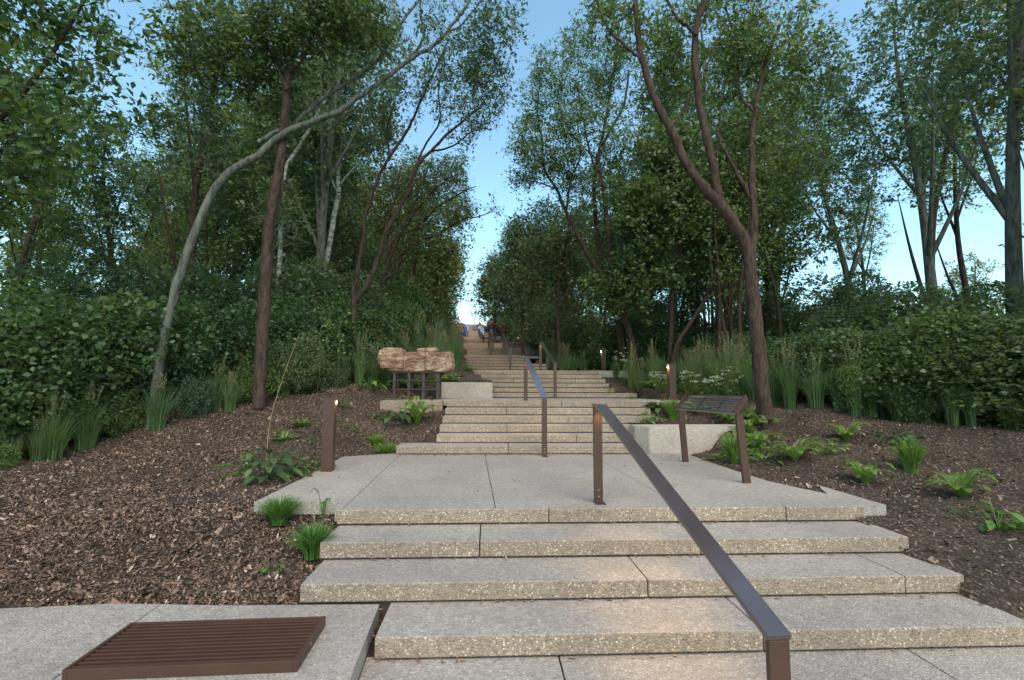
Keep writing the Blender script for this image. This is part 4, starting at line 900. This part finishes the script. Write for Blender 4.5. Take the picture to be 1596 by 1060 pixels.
# ornamental grasses
def grass_kind(name, n_, h, spread, wb, leafm='grass', plumes=0, arch=.45, seg=4):
    root = empty(name); a = rng.uniform(0, 6.28, n_); r0 = rng.uniform(0, .35, n_) ** 1 * spread; out = rng.uniform(.15, 1, n_) * spread * arch * 2; hh_ = h * rng.uniform(.55, 1.1, n_)
    w = wb * rng.uniform(.6, 1.2, n_); V = np.zeros((n_, seg + 1, 2, 3)); tw = a + rng.normal(0, .9, n_) + 1.57
    for i in range(seg + 1):
        t = i / seg; rad = r0 + out * t ** 2.2; z = hh_ * (t - .18 * t ** 3 * (out / spread)); c_ = np.stack([np.cos(a) * rad, np.sin(a) * rad, z], -1)
        s_ = np.stack([np.cos(tw), np.sin(tw), 0 * tw], -1) * (w * (1 - t) ** .6 * .5 + .0008)[:, None]; V[:, i, 0] = c_ - s_; V[:, i, 1] = c_ + s_
    base = np.arange(n_)[:, None, None] * (seg + 1) * 2 + np.arange(seg)[None, :, None] * 2; F = (base + np.array([0, 1, 3, 2])[None, None]).reshape(-1, 4)
    link('blades', np_mesh('blades', V.reshape(-1, 3), F), M[leafm], root)
    if plumes:
        wd = Wood(); C = []
        for _ in range(plumes):
            a_ = rng.uniform(0, 6.28); o_ = rng.uniform(.1, .6) * spread * arch * 2; H_ = h * rng.uniform(1.05, 1.35); pth = smooth_path([(0, 0, .1), (math.cos(a_) * o_ * .4, math.sin(a_) * o_ * .4, H_ * .6), (math.cos(a_) * o_, math.sin(a_) * o_, H_)], 5)
            wd.add(pth, np.full(len(pth), .0022), 3); tt = rng.uniform(.72, 1, 34); tip = pth[-1]; pr_ = pth[-4]; C.append(pr_ + (tip - pr_) * rng.uniform(0, 1.1, 34)[:, None] + rng.normal(size=(34, 3)) * .012)
        link('stalks', wd.mesh(), M['plume'], root); Vp = leaves(np.concatenate(C), .045, .22, -.8); link('plumes', np_mesh('plumes', Vp, quads(Vp)), M['plume'], root)
    return root
GK = [grass_kind('ornamental_grass', 260, 1.15, .34, .011, plumes=16), grass_kind('feather_grass', 300, .95, .42, .009, plumes=10), grass_kind('broad_grass', 150, 1.05, .36, .017, plumes=0)]
gu = set()
gl_ = {(0, 'L'): ('upright feathery grass clump left of the steps, near the boulder', 'feathery grasses at left'), (1, 'L'): ('soft arching grass clump left of the steps', 'arching grasses at left'), (2, 'L'): ('broad-bladed grass clump left of the steps', 'broad-bladed grasses at left'),
       (0, 'R'): ('upright feathery grass clump right of the steps, near the post lamps', 'feathery grasses at right'), (1, 'R'): ('soft arching grass clump right of the steps', 'arching grasses at right'), (2, 'R'): ('broad-bladed grass clump right of the steps', 'broad-bladed grasses at right')}
def grass_at(k, px, d, s=1.0):
    q = at_d(px, 600, d); z = ground_z(q.x, q.y); o = GK[k] if k not in gu else copy_tree(GK[k]); gu.add(k); o.location = (q.x, q.y, z - .02); o.rotation_euler = (0, 0, random.uniform(0, 6.28)); o.scale = (s, s, s)
    l, g = gl_[(k, 'L' if q.x < 1 else 'R')]; tag(o, l, 'grass clump', g)
for px, d, k, s in ((520, 10.9, 1, .5), (545, 11.6, 1, .6), (575, 12.2, 0, .95), (590, 12.8, 2, .9), (608, 13.4, 0, 1.0), (628, 14.0, 1, 1.1), (650, 14.2, 0, 1.1), (668, 14.8, 1, 1.1), (684, 15.3, 0, 1.1), (700, 15.8, 1, 1.1), (712, 16.6, 0, 1.0), (716, 17.6, 1, .8),
                    (690, 17.5, 2, 1.1), (665, 17, 0, 1.1), (640, 16.2, 1, 1.1), (692, 19, 0, 1.0), (712, 19, 1, .45), (688, 22, 0, .9), (690, 24, 1, .8), (682, 27, 0, .8), (680, 31, 1, .8), (706, 22, 1, .5), (560, 13, 2, .9), (620, 12.7, 1, .8), (655, 13.3, 2, .7), (698, 14.6, 2, .8),
                    (480, 10.6, 2, .5), (440, 10.3, 1, .5), (560, 11.2, 0, .8), (578, 11.6, 1, .9), (600, 12.2, 0, .95), (535, 11, 1, .6), (630, 13.2, 1, 1.0), (675, 13.9, 0, 1.05), (690, 14.3, 1, 1.05), (707, 15.0, 0, 1.0), (420, 10, 1, .45), (505, 10.7, 1, .55), (1083, 11.8, 1, .9), (1128, 11.6, 1, .95), (1158, 11.3, 0, .9), (1112, 12.2, 1, 1.0), (1000, 13.9, 1, .9), (985, 14.3, 0, .9), (1018, 13.6, 0, .9), (1075, 12.4, 1, .9), (1090, 12, 0, .85), (1105, 11.7, 1, 1.0), (1120, 11.4, 2, .85), (1135, 11.2, 0, .95), (1150, 11, 1, 1.0), (1165, 10.8, 2, .9),
                    (1180, 10.4, 1, .9), (1065, 13, 2, .9), (1100, 12.9, 0, 1.0), (1140, 12.4, 0, 1.0), (1170, 11.8, 1, 1.0), (1205, 10, 1, .9), (1230, 9.6, 0, .9), (1270, 9.2, 1, .9), (1330, 8.8, 0, .9), (1400, 8.4, 1, .8), (1480, 8, 0, .8),
                    (880, 17.5, 1, 1.1), (895, 18, 2, 1.0), (862, 20, 0, 1.1), (850, 22, 1, 1.1), (880, 20.5, 1, 1.1), (862, 24, 1, 1.2), (842, 26, 0, 1.1), (835, 29, 1, 1.2), (822, 33, 1, 1.1), (910, 17.6, 1, .8), (1030, 14.2, 2, 1), (960, 15.3, 1, .6), (350, 9.8, 1, .6), (270, 9.2, 2, .6), (190, 8.8, 1, .7), (110, 8, 0, .7)):
    grass_at(k, px, d, s)

for px, d in edge_spots: grass_at(random.choice([0, 1, 1, 2]), px, d, random.uniform(.4, .85))

# ------------------------------------------------------------------ small plants on the beds
def tuft(r, h, n_, w): 
    return grass_kind('grass_tuft', int(n_ * 1.3), h * 1.45, r * .95, w * 1.35, 'leaf_ground', 0, .62, 5)
def frond_plant(name, nf, L, up, leafm, fill=1.0, qs=(0, .5), lw=.022):
    root = empty(name); V = []; wd = Wood()
    for k in range(nf):
        a = 6.28 * k / nf + rng.normal() * .2; l = L * rng.uniform(.7, 1.1); e = up * rng.uniform(.6, 1.15)
        pth = smooth_path([(0, 0, 0), (math.cos(a) * l * .35, math.sin(a) * l * .35, e * l * .65), (math.cos(a) * l * .75, math.sin(a) * l * .75, e * l * .8), (math.cos(a) * l, math.sin(a) * l, e * l * .62)], 6)
        wd.add(pth, np.linspace(.003, .001, len(pth)), 3)
        for i in range(1, len(pth)):
            for q_ in qs:
                p = pth[i - 1] * (1 - q_) + pth[i] * q_; dr = pth[i] - pth[i - 1]; dr /= np.linalg.norm(dr); sd_ = np.cross(dr, [0, 0, 1]); sd_ /= np.linalg.norm(sd_); f = (i + q_) / len(pth); ll = L * .26 * math.sin(math.pi * min(1, .12 + f * .86)) * fill
                for s_ in (-1, 1):
                    t_ = p + sd_ * s_ * ll + dr * ll * .35 + [0, 0, -.1 * ll]; w = dr * L * lw; V += [p - w, p + (t_ - p) * .45 + w * 1.3, t_, p + (t_ - p) * .45 - w * 1.3]
    link('stalks', wd.mesh(), M['leaf_ground'], root); V = np.array(V); link('fronds', np_mesh('fronds', V, quads(V)), M[leafm], root); return root
def broad_plant(name, nl, L, hgt, leafm, asp=.55):
    root = empty(name); V = []; F = []; wd = Wood(); n0 = 0
    for k in range(nl):
        a = rng.uniform(0, 6.28); rr_ = L * rng.uniform(.1, 1.0); z = hgt * rng.uniform(.25, 1) * (1 - .35 * rr_ / L); c_ = np.array([math.cos(a) * rr_, math.sin(a) * rr_, z]); l = L * rng.uniform(.28, .5)
        u = np.array([math.cos(a), math.sin(a), rng.normal(.05, .3)]); u /= np.linalg.norm(u); s_ = np.cross(u, [0, 0, 1]); s_ /= np.linalg.norm(s_)
        wd.add(np.array([[c_[0] * .15, c_[1] * .15, 0], c_ * .6 + [0, 0, .1 * z], c_]), [.003, .0025, .002], 3)
        prof_ = [(0, 0), (.25, .8), (.55, 1), (.85, .55), (1, 0)]; pts_ = []
        for t, wv in prof_:
            m_ = c_ + u * l * t + [0, 0, -.28 * l * t * t]; ww = s_ * l * asp * .5 * wv; pts_.append((m_ - ww + [0, 0, .08 * l * wv], m_, m_ + ww + [0, 0, .08 * l * wv]))
        for i in range(4):
            for j in (0, 1): V += [pts_[i][j], pts_[i][j + 1], pts_[i + 1][j + 1], pts_[i + 1][j]]
    V = np.array(V); me = np_mesh('foliage', V, quads(V)); bm = bmesh.new(); bm.from_mesh(me); bmesh.ops.remove_doubles(bm, verts=bm.verts, dist=.0004); bm.to_mesh(me); bm.free()
    link('stalks', wd.mesh(), M[leafm], root); link('foliage', me, M[leafm], root); return root
def set_at(o, px, py, d=None, z=None, label=None, cat='plant', group=None, s=None):
    if s is None: s = 1.35 if d else 1.15
    q = at_z(px, py, z) if d is None else at_d(px, py, d); o.location = (q.x, q.y, max(q.z if d is None else 0, ground_z(q.x, q.y)) - .01 if d is None else ground_z(q.x, q.y) - .01)
    o.rotation_euler = (0, 0, random.uniform(0, 6)); o.scale = (s, s, s); tag(o, label, cat, group); return o
set_at(tuft(.17, .15, 420, .008), 435, 815, z=.40, label='round dome-shaped grass tuft at the lower left, below the edge of the near landing')
set_at(tuft(.15, .17, 330, .008), 487, 868, z=.27, label='dark green grass tuft leaning on the left ends of the nearest steps')
set_at(broad_plant('leafy_weed', 16, .12, .09, 'leaf_ground', .4), 425, 895, z=.17, label='small leafy weed above the side pavement at lower left')
set_at(frond_plant('young_frond', 3, .13, 2.4, 'leaf_lime', .6), 503, 806, z=.42, label='single light green upright frond at the corner of the near landing')
set_at(frond_plant('fern', 22, .44, 1.5, 'leaf_lime', .6, (0, .25, .5, .75), .008), 650, 672, d=9.5, s=1, label='bright green fern beside the second flight, below the long low block')
set_at(tuft(.13, .12, 260, .008), 588, 683, d=8.6, label='left one of the two small round tufts below the fern')
set_at(tuft(.14, .13, 280, .008), 603, 692, d=8.3, label='right one of the two small round tufts below the fern')
set_at(broad_plant('leafy_plant', 34, .32, .20, 'leaf_ground'), 578, 628, d=11, label='bright leafy plant on the mulch left of the boulder stand')
set_at(broad_plant('leafy_plant', 16, .2, .12, 'leaf_ground'), 533, 634, d=9.8, label='small green plant right above the tall left post lamp')
set_at(broad_plant('leafy_plant', 14, .16, .1, 'leaf_mid'), 528, 655, d=9.0, label='small dark plant just right of the tall left post lamp')
set_at(frond_plant('weed', 8, .18, .7, 'leaf_ground'), 469, 660, d=8.6, label='spiky green weed high on the left mulch bank')
set_at(frond_plant('weed', 8, .18, .7, 'leaf_ground'), 442, 687, d=7.9, label='spiky green weed lower on the left mulch bank')
set_at(broad_plant('leafy_weed', 13, .14, .1, 'leaf_dark'), 487, 693, d=7.7, label='flat dark weed just left of the tall left post lamp')
set_at(broad_plant('leafy_weed', 26, .2, .13, 'leaf_mid'), 485, 720, d=6.9, label='dark leafy weed at the foot of the tall left post lamp')
set_at(broad_plant('leafy_weed', 30, .22, .15, 'leaf_dark'), 458, 738, d=6.5, label='spreading dark weed on the bank at the left landing edge')
set_at(broad_plant('leafy_plant', 60, .32, .3, 'leaf_dark'), 416, 768, d=6.0, label='big dark leafy plant at the left landing corner')
set_at(broad_plant('leafy_plant', 14, .1, .1, 'leaf_lime'), 447, 750, d=6.1, label='small light green plant at the left landing edge')
set_at(broad_plant('leafy_weed', 10, .1, .08, 'leaf_ground'), 548, 682, d=8.5, label='tiny green seedling in the middle of the left mulch')
set_at(broad_plant('leafy_weed', 10, .12, .1, 'leaf_ground'), 585, 658, d=9.4, label='tiny round-leaved seedling left of the fern')
set_at(broad_plant('dark_groundcover', 44, .34, .14, 'leaf_dark'), 624, 660, d=9.7, label='dark low plant tucked at the left of the fern')
for i in range(26):
    px = random.uniform(405, 640); py = random.uniform(650, 735) if px < 500 else random.uniform(615, 695); 
    d_ = np.interp(py, [615, 650, 700, 735], [11, 9.3, 7.6, 6.6]); q = at_d(px, py, d_)
    if ground_z(q.x, q.y) < .55: continue
    o = broad_plant('seedling', random.randint(5, 12), random.uniform(.06, .12), random.uniform(.05, .1), random.choice(['leaf_ground', 'leaf_mid', 'leaf_lime'])); o.location = (q.x, q.y, ground_z(q.x, q.y) - .005)
    tag(o, 'tiny green seedling', 'plant', 'seedlings on the left mulch')
# right bed
for i, (px, py, d, k, lab) in enumerate((
        (1016, 633, 10.6, 'd', 'dark green groundcover at the right end of the second flight'), (1040, 636, 10.6, 'd', 'dark green groundcover below the thin kerb under the right post lamp'),
        (1049, 655, 9.7, 't', 'yellow-green tuft left of the slatted board'), (1089, 648, 10.0, 'f', 'green fern seen under the slatted board'), (1128, 652, 9.6, 'f', 'fern right behind the large pale block'),
        (1140, 658, 9.2, 'f', 'fern at the back of the slatted board right leg'), (1172, 655, 9.2, 'f', 'light green fern near the foot of the big forked tree'), (1187, 660, 8.8, 'f', 'light green fern at the right, below the tall grasses'),
        (1185, 684, 8.0, 'b', 'dark leafy plant right of the slatted board'), (1168, 677, 8.4, 'f', 'small fern between the board leg and the big tree'), (1150, 697, 7.8, 'f', 'low fern at the right end of the large pale block'),
        (1137, 712, 7.4, 'b', 'small leafy plant in front of the large pale block end'), (1146, 724, 7.1, 't', 'short grass tuft by the right leg of the slatted board'), (1186, 722, 7.0, 'b', 'leafy plant low at the right border of the near landing'),
        (1178, 700, 7.5, 'f', 'small fern above the right border of the near landing'), (1010, 662, 9.5, 'b', 'tiny plant at the right end of the fourth near step'), (1240, 730, 6.7, 'f', 'fern on the bed farther right of the near landing'),
        (1290, 715, 6.8, 'b', 'leafy plant on the bed farther right of the near landing'), (1350, 760, 5.8, 'f', 'fern beside the right ends of the nearest steps'), (1420, 740, 6.2, 't', 'grass tuft on the far right bed'),
        (1500, 790, 5.2, 'f', 'fern on the far right bed'), (1320, 690, 7.8, 'f', 'fern halfway up the far right bank'), (1400, 700, 7.4, 'b', 'leafy plant halfway up the far right bank'), (1560, 850, 4.5, 'b', 'leafy plant low on the far right bed'))):
    mk = {'d': lambda: broad_plant('dark_groundcover', 60, .4, .14, 'leaf_dark'), 't': lambda: tuft(.15, .22, 260, .009), 'f': lambda: frond_plant('fern', 14, .24, 1.0, 'leaf_lime' if i % 2 else 'leaf_ground', .7, (0, .33, .66), .012), 'b': lambda: broad_plant('leafy_plant', 34, .22, .16, 'leaf_ground' if i % 2 else 'leaf_mid')}[k]()
    set_at(mk, px, py, d=d, label=lab)
for i, (px, d) in enumerate(((960, 13.3), (972, 13.0), (985, 13.2), (1000, 12.7), (1012, 13.2), (948, 13.9), (1030, 12.9), (905, 17.0), (918, 17.2), (890, 17.4), (930, 16.8), (845, 20.3), (1062, 12.4), (712, 13.8), (698, 13.5), (730, 14.6), (690, 13.2), (668, 12.6), (640, 12.4), (613, 12.2))):
    o = (broad_plant('leafy_plant', 40, .3, .26, 'leaf_ground') if i % 2 else frond_plant('fern', 11, .32, .9, 'leaf_lime' if i % 4 == 0 else 'leaf_ground'))
    q = at_d(px, 600, d); o.location = (q.x, q.y, ground_z(q.x, q.y) - .01); sd_ = 'right' if q.x > 1 else 'left'
    tag(o, ('low bright leafy plant in the bed %s of the third flight' if i % 2 else 'small fern in the bed %s of the third flight') % sd_, 'plant', ('leafy plants %s of the third flight' if i % 2 else 'ferns %s of the third flight') % sd_)
# white flowering plants
def flowers(px, d, r, h, nfl, label, zoff=0):
    root = broad_plant('white_flower_plant', int(nfl * 2.2), r, h, 'leaf_mid', .5); wd = Wood(); C = []
    for _ in range(nfl):
        a = rng.uniform(0, 6.28); rr_ = r * rng.uniform(.1, 1); p = np.array([math.cos(a) * rr_, math.sin(a) * rr_, h * rng.uniform(.75, 1.3)]); wd.add(np.array([[p[0] * .3, p[1] * .3, 0], p]), [.003, .002], 3); C.append(p + rng.normal(size=(22, 3)) * [.04, .04, .012])
    link('stems', wd.mesh(), M['leaf_ground'], root); 
    for c_ in C: V = leaves(c_, .03, .8, 0, .8); link('flower_head', np_mesh('flower_head', V, quads(V)), M['petal'], root)
    q = at_d(px, 600, d); root.location = (q.x, q.y, ground_z(q.x, q.y) + zoff); tag(root, label, 'flowers'); return root
flowers(1030, 12.2, .35, .45, 16, 'white-flowering plant just left of the bright post lamp')
flowers(1072, 11.6, .3, .5, 10, 'white-flowering plant just right of the bright post lamp')
flowers(1112, 11.2, .45, .42, 20, 'wide white-flowering plant above the slatted board')
flowers(1140, 10.8, .3, .55, 8, 'sparse white flowers above the right end of the slatted board')
flowers(975, 14.6, .35, .9, 14, 'pale flowering bush at the foot of the leaning tree')
flowers(824, 28.5, .75, 1.3, 30, 'white flowering shrub beside the far unlit post lamp')
flowers(932, 18.0, .4, 1.1, 8, 'thin white flowers left of the lit post lamp behind the third flight')
flowers(545, 12.6, .5, .9, 10, 'few white flowers low in the left undergrowth')
flowers(672, 13.0, .35, .35, 14, 'white flowers seen between the legs of the boulder stand')
# tall weedy saplings in front of the left bushes
for px, py, d, hpx, lab in ((494, 616, 10.3, 125, 'tall thin yellow-green sapling above the left post lamp'), (525, 606, 10.8, 118, 'forked thin green sapling right of the tall thin one'), (414, 745, 6.6, 210, 'dry beige stalk leaning at the far left bank')):
    q = at_d(px, py, d); z = ground_z(q.x, q.y); H_ = hpx * d / FPX; dry = px < 450
    root = empty('sapling', (q.x, q.y, z - .02), 0, lab, 'sapling'); wd = Wood()
    pth = smooth_path([(0, 0, 0), (.02, 0, H_ * .35), (.0 if not dry else .16, .03, H_ * .7), (.05 if not dry else .38 * H_ * .5, 0, H_)], 5); wd.add(pth, np.linspace(.011 if not dry else .006, .003, len(pth)), 5)
    if not dry:
        cents = [pth[rng.integers(6, len(pth))] + rng.normal(size=3) * [.22, .2, .12] for _ in range(13)]; tips = grow(wd, list(pth[5:]), [.006] * len(pth[5:]), cents, rtwig=.005)
        C = np.concatenate([tp[rng.integers(0, len(tp), 6)] + rng.normal(size=(6, 3)) * .05 for tp in tips])
    else: C = pth[rng.integers(3, len(pth), 12)] + rng.normal(size=(12, 3)) * .05
    link('stem', wd.mesh(), M['grass'] if not dry else M['straw'], root); V = leaves(C, .07 if not dry else .05, .55, .1, .3); link('foliage', np_mesh('foliage', V, quads(V)), M['leaf_yellow'], root)

# hilltop rocks and shrub mound
for px, d, s, seed, lab in ((750, 58, .9, 4, 'pale orange rock poking above the green shrub near the hilltop'), (768, 50, .9, 9, 'pale rock on top of the purple-brown mound'), (757, 44, .7, 6, 'pinkish rock low in front of the purple-brown mound'), (694, 62, 1.0, 2, 'sunlit orange rocks at the left of the hilltop'), (741, 64, .8, 14, 'small brown rock at the right end of the steps')):
    q = at_d(px, 520, d); z = ground_z(q.x, q.y); o = link('rock', rock_mesh(1.3 * s, 1.0 * s, .8 * s, seed, [(0, .5, 0), (.3, 1, 0), (.6, .8, 0), (1, .4, 0)], 4, .06), M['stone']); o.location = (q.x, q.y, z + (.9 if 'on top' in lab or 'poking' in lab else .2)); tag(o, lab, 'rock')
q = at_d(771, 520, 47); md = shrub_kind('purple_shrub', 1.6, 1.5, 5000, .12, 'leaf_dark'); md.location = (q.x, q.y, ground_z(q.x, q.y) - .1)
mp_ = leafy('purple_leaves', (.05, .025, .03), (.12, .07, .075), .2)
for ch in md.children:
    if ch.name.startswith('foliage'): ch.data.materials[0] = mp_
tag(md, 'purple-brown rounded shrub below the far right trees', 'bush')

# ------------------------------------------------------------------ people at the top
def person(px, d, zfeet, label, top, bottom, hairm='hair', sit=False, dress=False, turn=0, hgt=1.66, arm=0):
    q = at_d(px, 520, d); k = hgt / 1.7
    J = {'pel': (0, 0, .93), 'wai': (0, .01, 1.1), 'che': (0, .0, 1.3), 'nec': (0, 0, 1.47), 'hea': (0, -.01, 1.56), 'top': (0, -.01, 1.68)}
    rad = {'pel': .14, 'wai': .12, 'che': .15, 'nec': .055, 'hea': .085, 'top': .07}
    E_ = [('pel', 'wai'), ('wai', 'che'), ('che', 'nec'), ('nec', 'hea'), ('hea', 'top')]
    for s, n_ in ((-1, 'l'), (1, 'r')):
        J['sh' + n_] = (s * .17, 0, 1.41); J['el' + n_] = (s * .25, .02 - .05 * arm, 1.14); J['wr' + n_] = (s * (.24 - .08 * arm), -.08 - .16 * arm, .92 + .18 * arm); J['ha' + n_] = (s * (.23 - .1 * arm), -.11 - .2 * arm, .84 + .22 * arm)
        rad['sh' + n_] = .065; rad['el' + n_] = .042; rad['wr' + n_] = .03; rad['ha' + n_] = .034
        E_ += [('che', 'sh' + n_), ('sh' + n_, 'el' + n_), ('el' + n_, 'wr' + n_), ('wr' + n_, 'ha' + n_)]
        if sit: J['hi' + n_] = (s * .09, 0, .9); J['kn' + n_] = (s * .12, -.42, .92); J['an' + n_] = (s * .12, -.44, .5); J['to' + n_] = (s * .12, -.6, .46)
        else: J['hi' + n_] = (s * .09, 0, .88); J['kn' + n_] = (s * .10, -.03 + s * .05, .5); J['an' + n_] = (s * .1, .03 - s * .06, .08); J['to' + n_] = (s * .1, -.13 - s * .06, .04)
        rad['hi' + n_] = .09; rad['kn' + n_] = .06; rad['an' + n_] = .04; rad['to' + n_] = .035
        E_ += [('pel', 'hi' + n_), ('hi' + n_, 'kn' + n_), ('kn' + n_, 'an' + n_), ('an' + n_, 'to' + n_)]
    names = list(J); off = -.46 if sit else 0
    def skin(name, sel, grow_=0, mat='skin', parent=None):
        ids = [n_ for n_ in names if n_ in sel]; me = bpy.data.meshes.new(name)
        me.from_pydata([tuple(c_ * k for c_ in J[n_]) for n_ in ids], [(ids.index(a), ids.index(b_)) for a, b_ in E_ if a in sel and b_ in sel], [])
        o = bpy.data.objects.new(name, me); COL.objects.link(o); md_ = o.modifiers.new('skin', 'SKIN'); o.modifiers.new('sub', 'SUBSURF').levels = 2; o.modifiers['sub'].render_levels = 2
        for i, n_ in enumerate(ids): r_ = (rad[n_] + grow_) * k; me.skin_vertices[0].data[i].radius = (r_, r_ * (.8 if n_ in ('pel', 'wai', 'che') else 1)); me.skin_vertices[0].data[i].use_root = i == 0
        me.materials.append(M[mat]); o.parent = parent; return o
    body = skin('person', set(names)); body.location = (q.x, q.y, zfeet + off); body.rotation_euler = (0, 0, turn); tag(body, label, 'person', 'people at the top of the steps')
    skin('shirt', {'pel', 'wai', 'che', 'shl', 'shr', 'ell', 'elr'}, .014, top, body)
    if dress: MB().cyl((0, 0, .38 * k), (0, .0, 1.12 * k), .27, 16, .15).build('skirt', M[bottom], body, True)
    else: skin('trousers', {'pel', 'hil', 'hir', 'knl', 'knr', 'anl', 'anr'}, .014, bottom, body)
    mb = MB(); bmesh.ops.create_uvsphere(mb.bm, u_segments=14, v_segments=10, radius=.115 * k, matrix=Matrix.Translation((0, .025, 1.63 * k)) @ Matrix.Diagonal((.86, 1, 1.08, 1))); mb.build('hair', M[hairm], body, True)
    mb = MB(); 
    for s in (-1, 1): bmesh.ops.create_uvsphere(mb.bm, u_segments=8, v_segments=6, radius=.012, matrix=Matrix.Translation((s * .032, -.098, 1.59 * k)))
    mb.build('eyes', M['black_cloth'], body); return body
person(723, 48.2, 6.22, 'person in a knee-length blue dress standing with their back to us beside the boulder', 'blue_cloth', 'blue_cloth', dress=True, turn=math.pi * .95, hgt=1.68, arm=.5)
person(714, 49.0, 7.0, 'standing person in a pale top, highest of the group by the boulder', 'white_cloth', 'black_cloth', turn=.2, hgt=1.75)
person(709.5, 43.5, 6.02, 'person in a black top sitting behind the boulder, left in the group', 'black_cloth', 'tan_cloth', sit=True, turn=.4)
person(714.5, 43.2, 5.98, 'dark-haired person in a light top sitting behind the boulder, between the others', 'white_cloth', 'black_cloth', sit=True, turn=-.3)
person(736.5, 92, 10.53, 'tiny person in beige at the very top end of the steps', 'tan_cloth', 'tan_cloth', turn=math.pi, hgt=1.6)
ob = bpy.data.objects
q = at_d(711, 520, 43.9); tag(MB().box((q.x - .75, q.y - .05, 5.9), (q.x + .6, q.y + .45, 6.39), .02).build('stone_bench', M['block']), 'pale stone bench under the two seated people', 'bench')

# ------------------------------------------------------------------ labels that single out the copies
MARKS = [(40, 'the far left border of the view'), (180, 'the foot of the pale-limbed tree'), (300, 'the left mulch bank'), (408, 'the dark brown trunk at left'), (503, 'the whitish trunk'), (553, 'the twin-stemmed reddish tree'), (620, 'the left end of the long boulder'),
         (665, 'the grasses beside the long boulder'), (700, 'the left edge of the far steps'), (800, 'the far right handrails'), (872, 'the narrow brown tree by the steps'), (941, 'the lit post lamp behind the third flight'), (985, 'the leaning slender tree'), (1047, 'the bright post lamp'),
         (1110, 'the slatted board'), (1187, 'the big forked trunk'), (1300, 'the upper right bank'), (1450, 'the right bank'), (1580, 'the far right border of the view')]
def px_of(o):
    v = cam.matrix_world.inverted() @ o.location; return 798 + FPX * v.x / -v.z, v.length
groups = {}
for o in list(bpy.data.objects):
    if o.parent is None and o.get('group') and (o['category'] in ('tree', 'bush', 'grass clump', 'plant')): groups.setdefault(o['label'], []).append(o)
WORDS = ['nearest', 'second nearest', 'third nearest', 'fourth nearest', 'fifth nearest', 'sixth nearest', 'seventh nearest', 'eighth nearest', 'ninth nearest', 'tenth nearest', 'eleventh nearest', 'twelfth nearest', 'thirteenth nearest', 'fourteenth nearest']
for lab, os_ in groups.items():
    if len(os_) < 2: continue
    by = {}
    for o in os_:
        px, d = px_of(o)
        if not -60 < px < 1660: px = 40 if px < 800 else 1580
        k = min(MARKS, key=lambda m_: abs(m_[0] - px)); rel = 'behind' if abs(k[0] - px) < 22 else ('left of' if px < k[0] else 'right of'); by.setdefault((rel, k[1]), []).append((d, o))
    short = lab.split(' in the ')[0].split(' left of the steps')[0].split(' right of the steps')[0]
    for (rel, mk), lst in by.items():
        lst.sort(key=lambda t: t[0])
        for i, (d, o) in enumerate(lst):
            o['label'] = short + (', ' + WORDS[min(i, 13)] + ' one ' if len(lst) > 1 else ' ') + rel + ' ' + mk
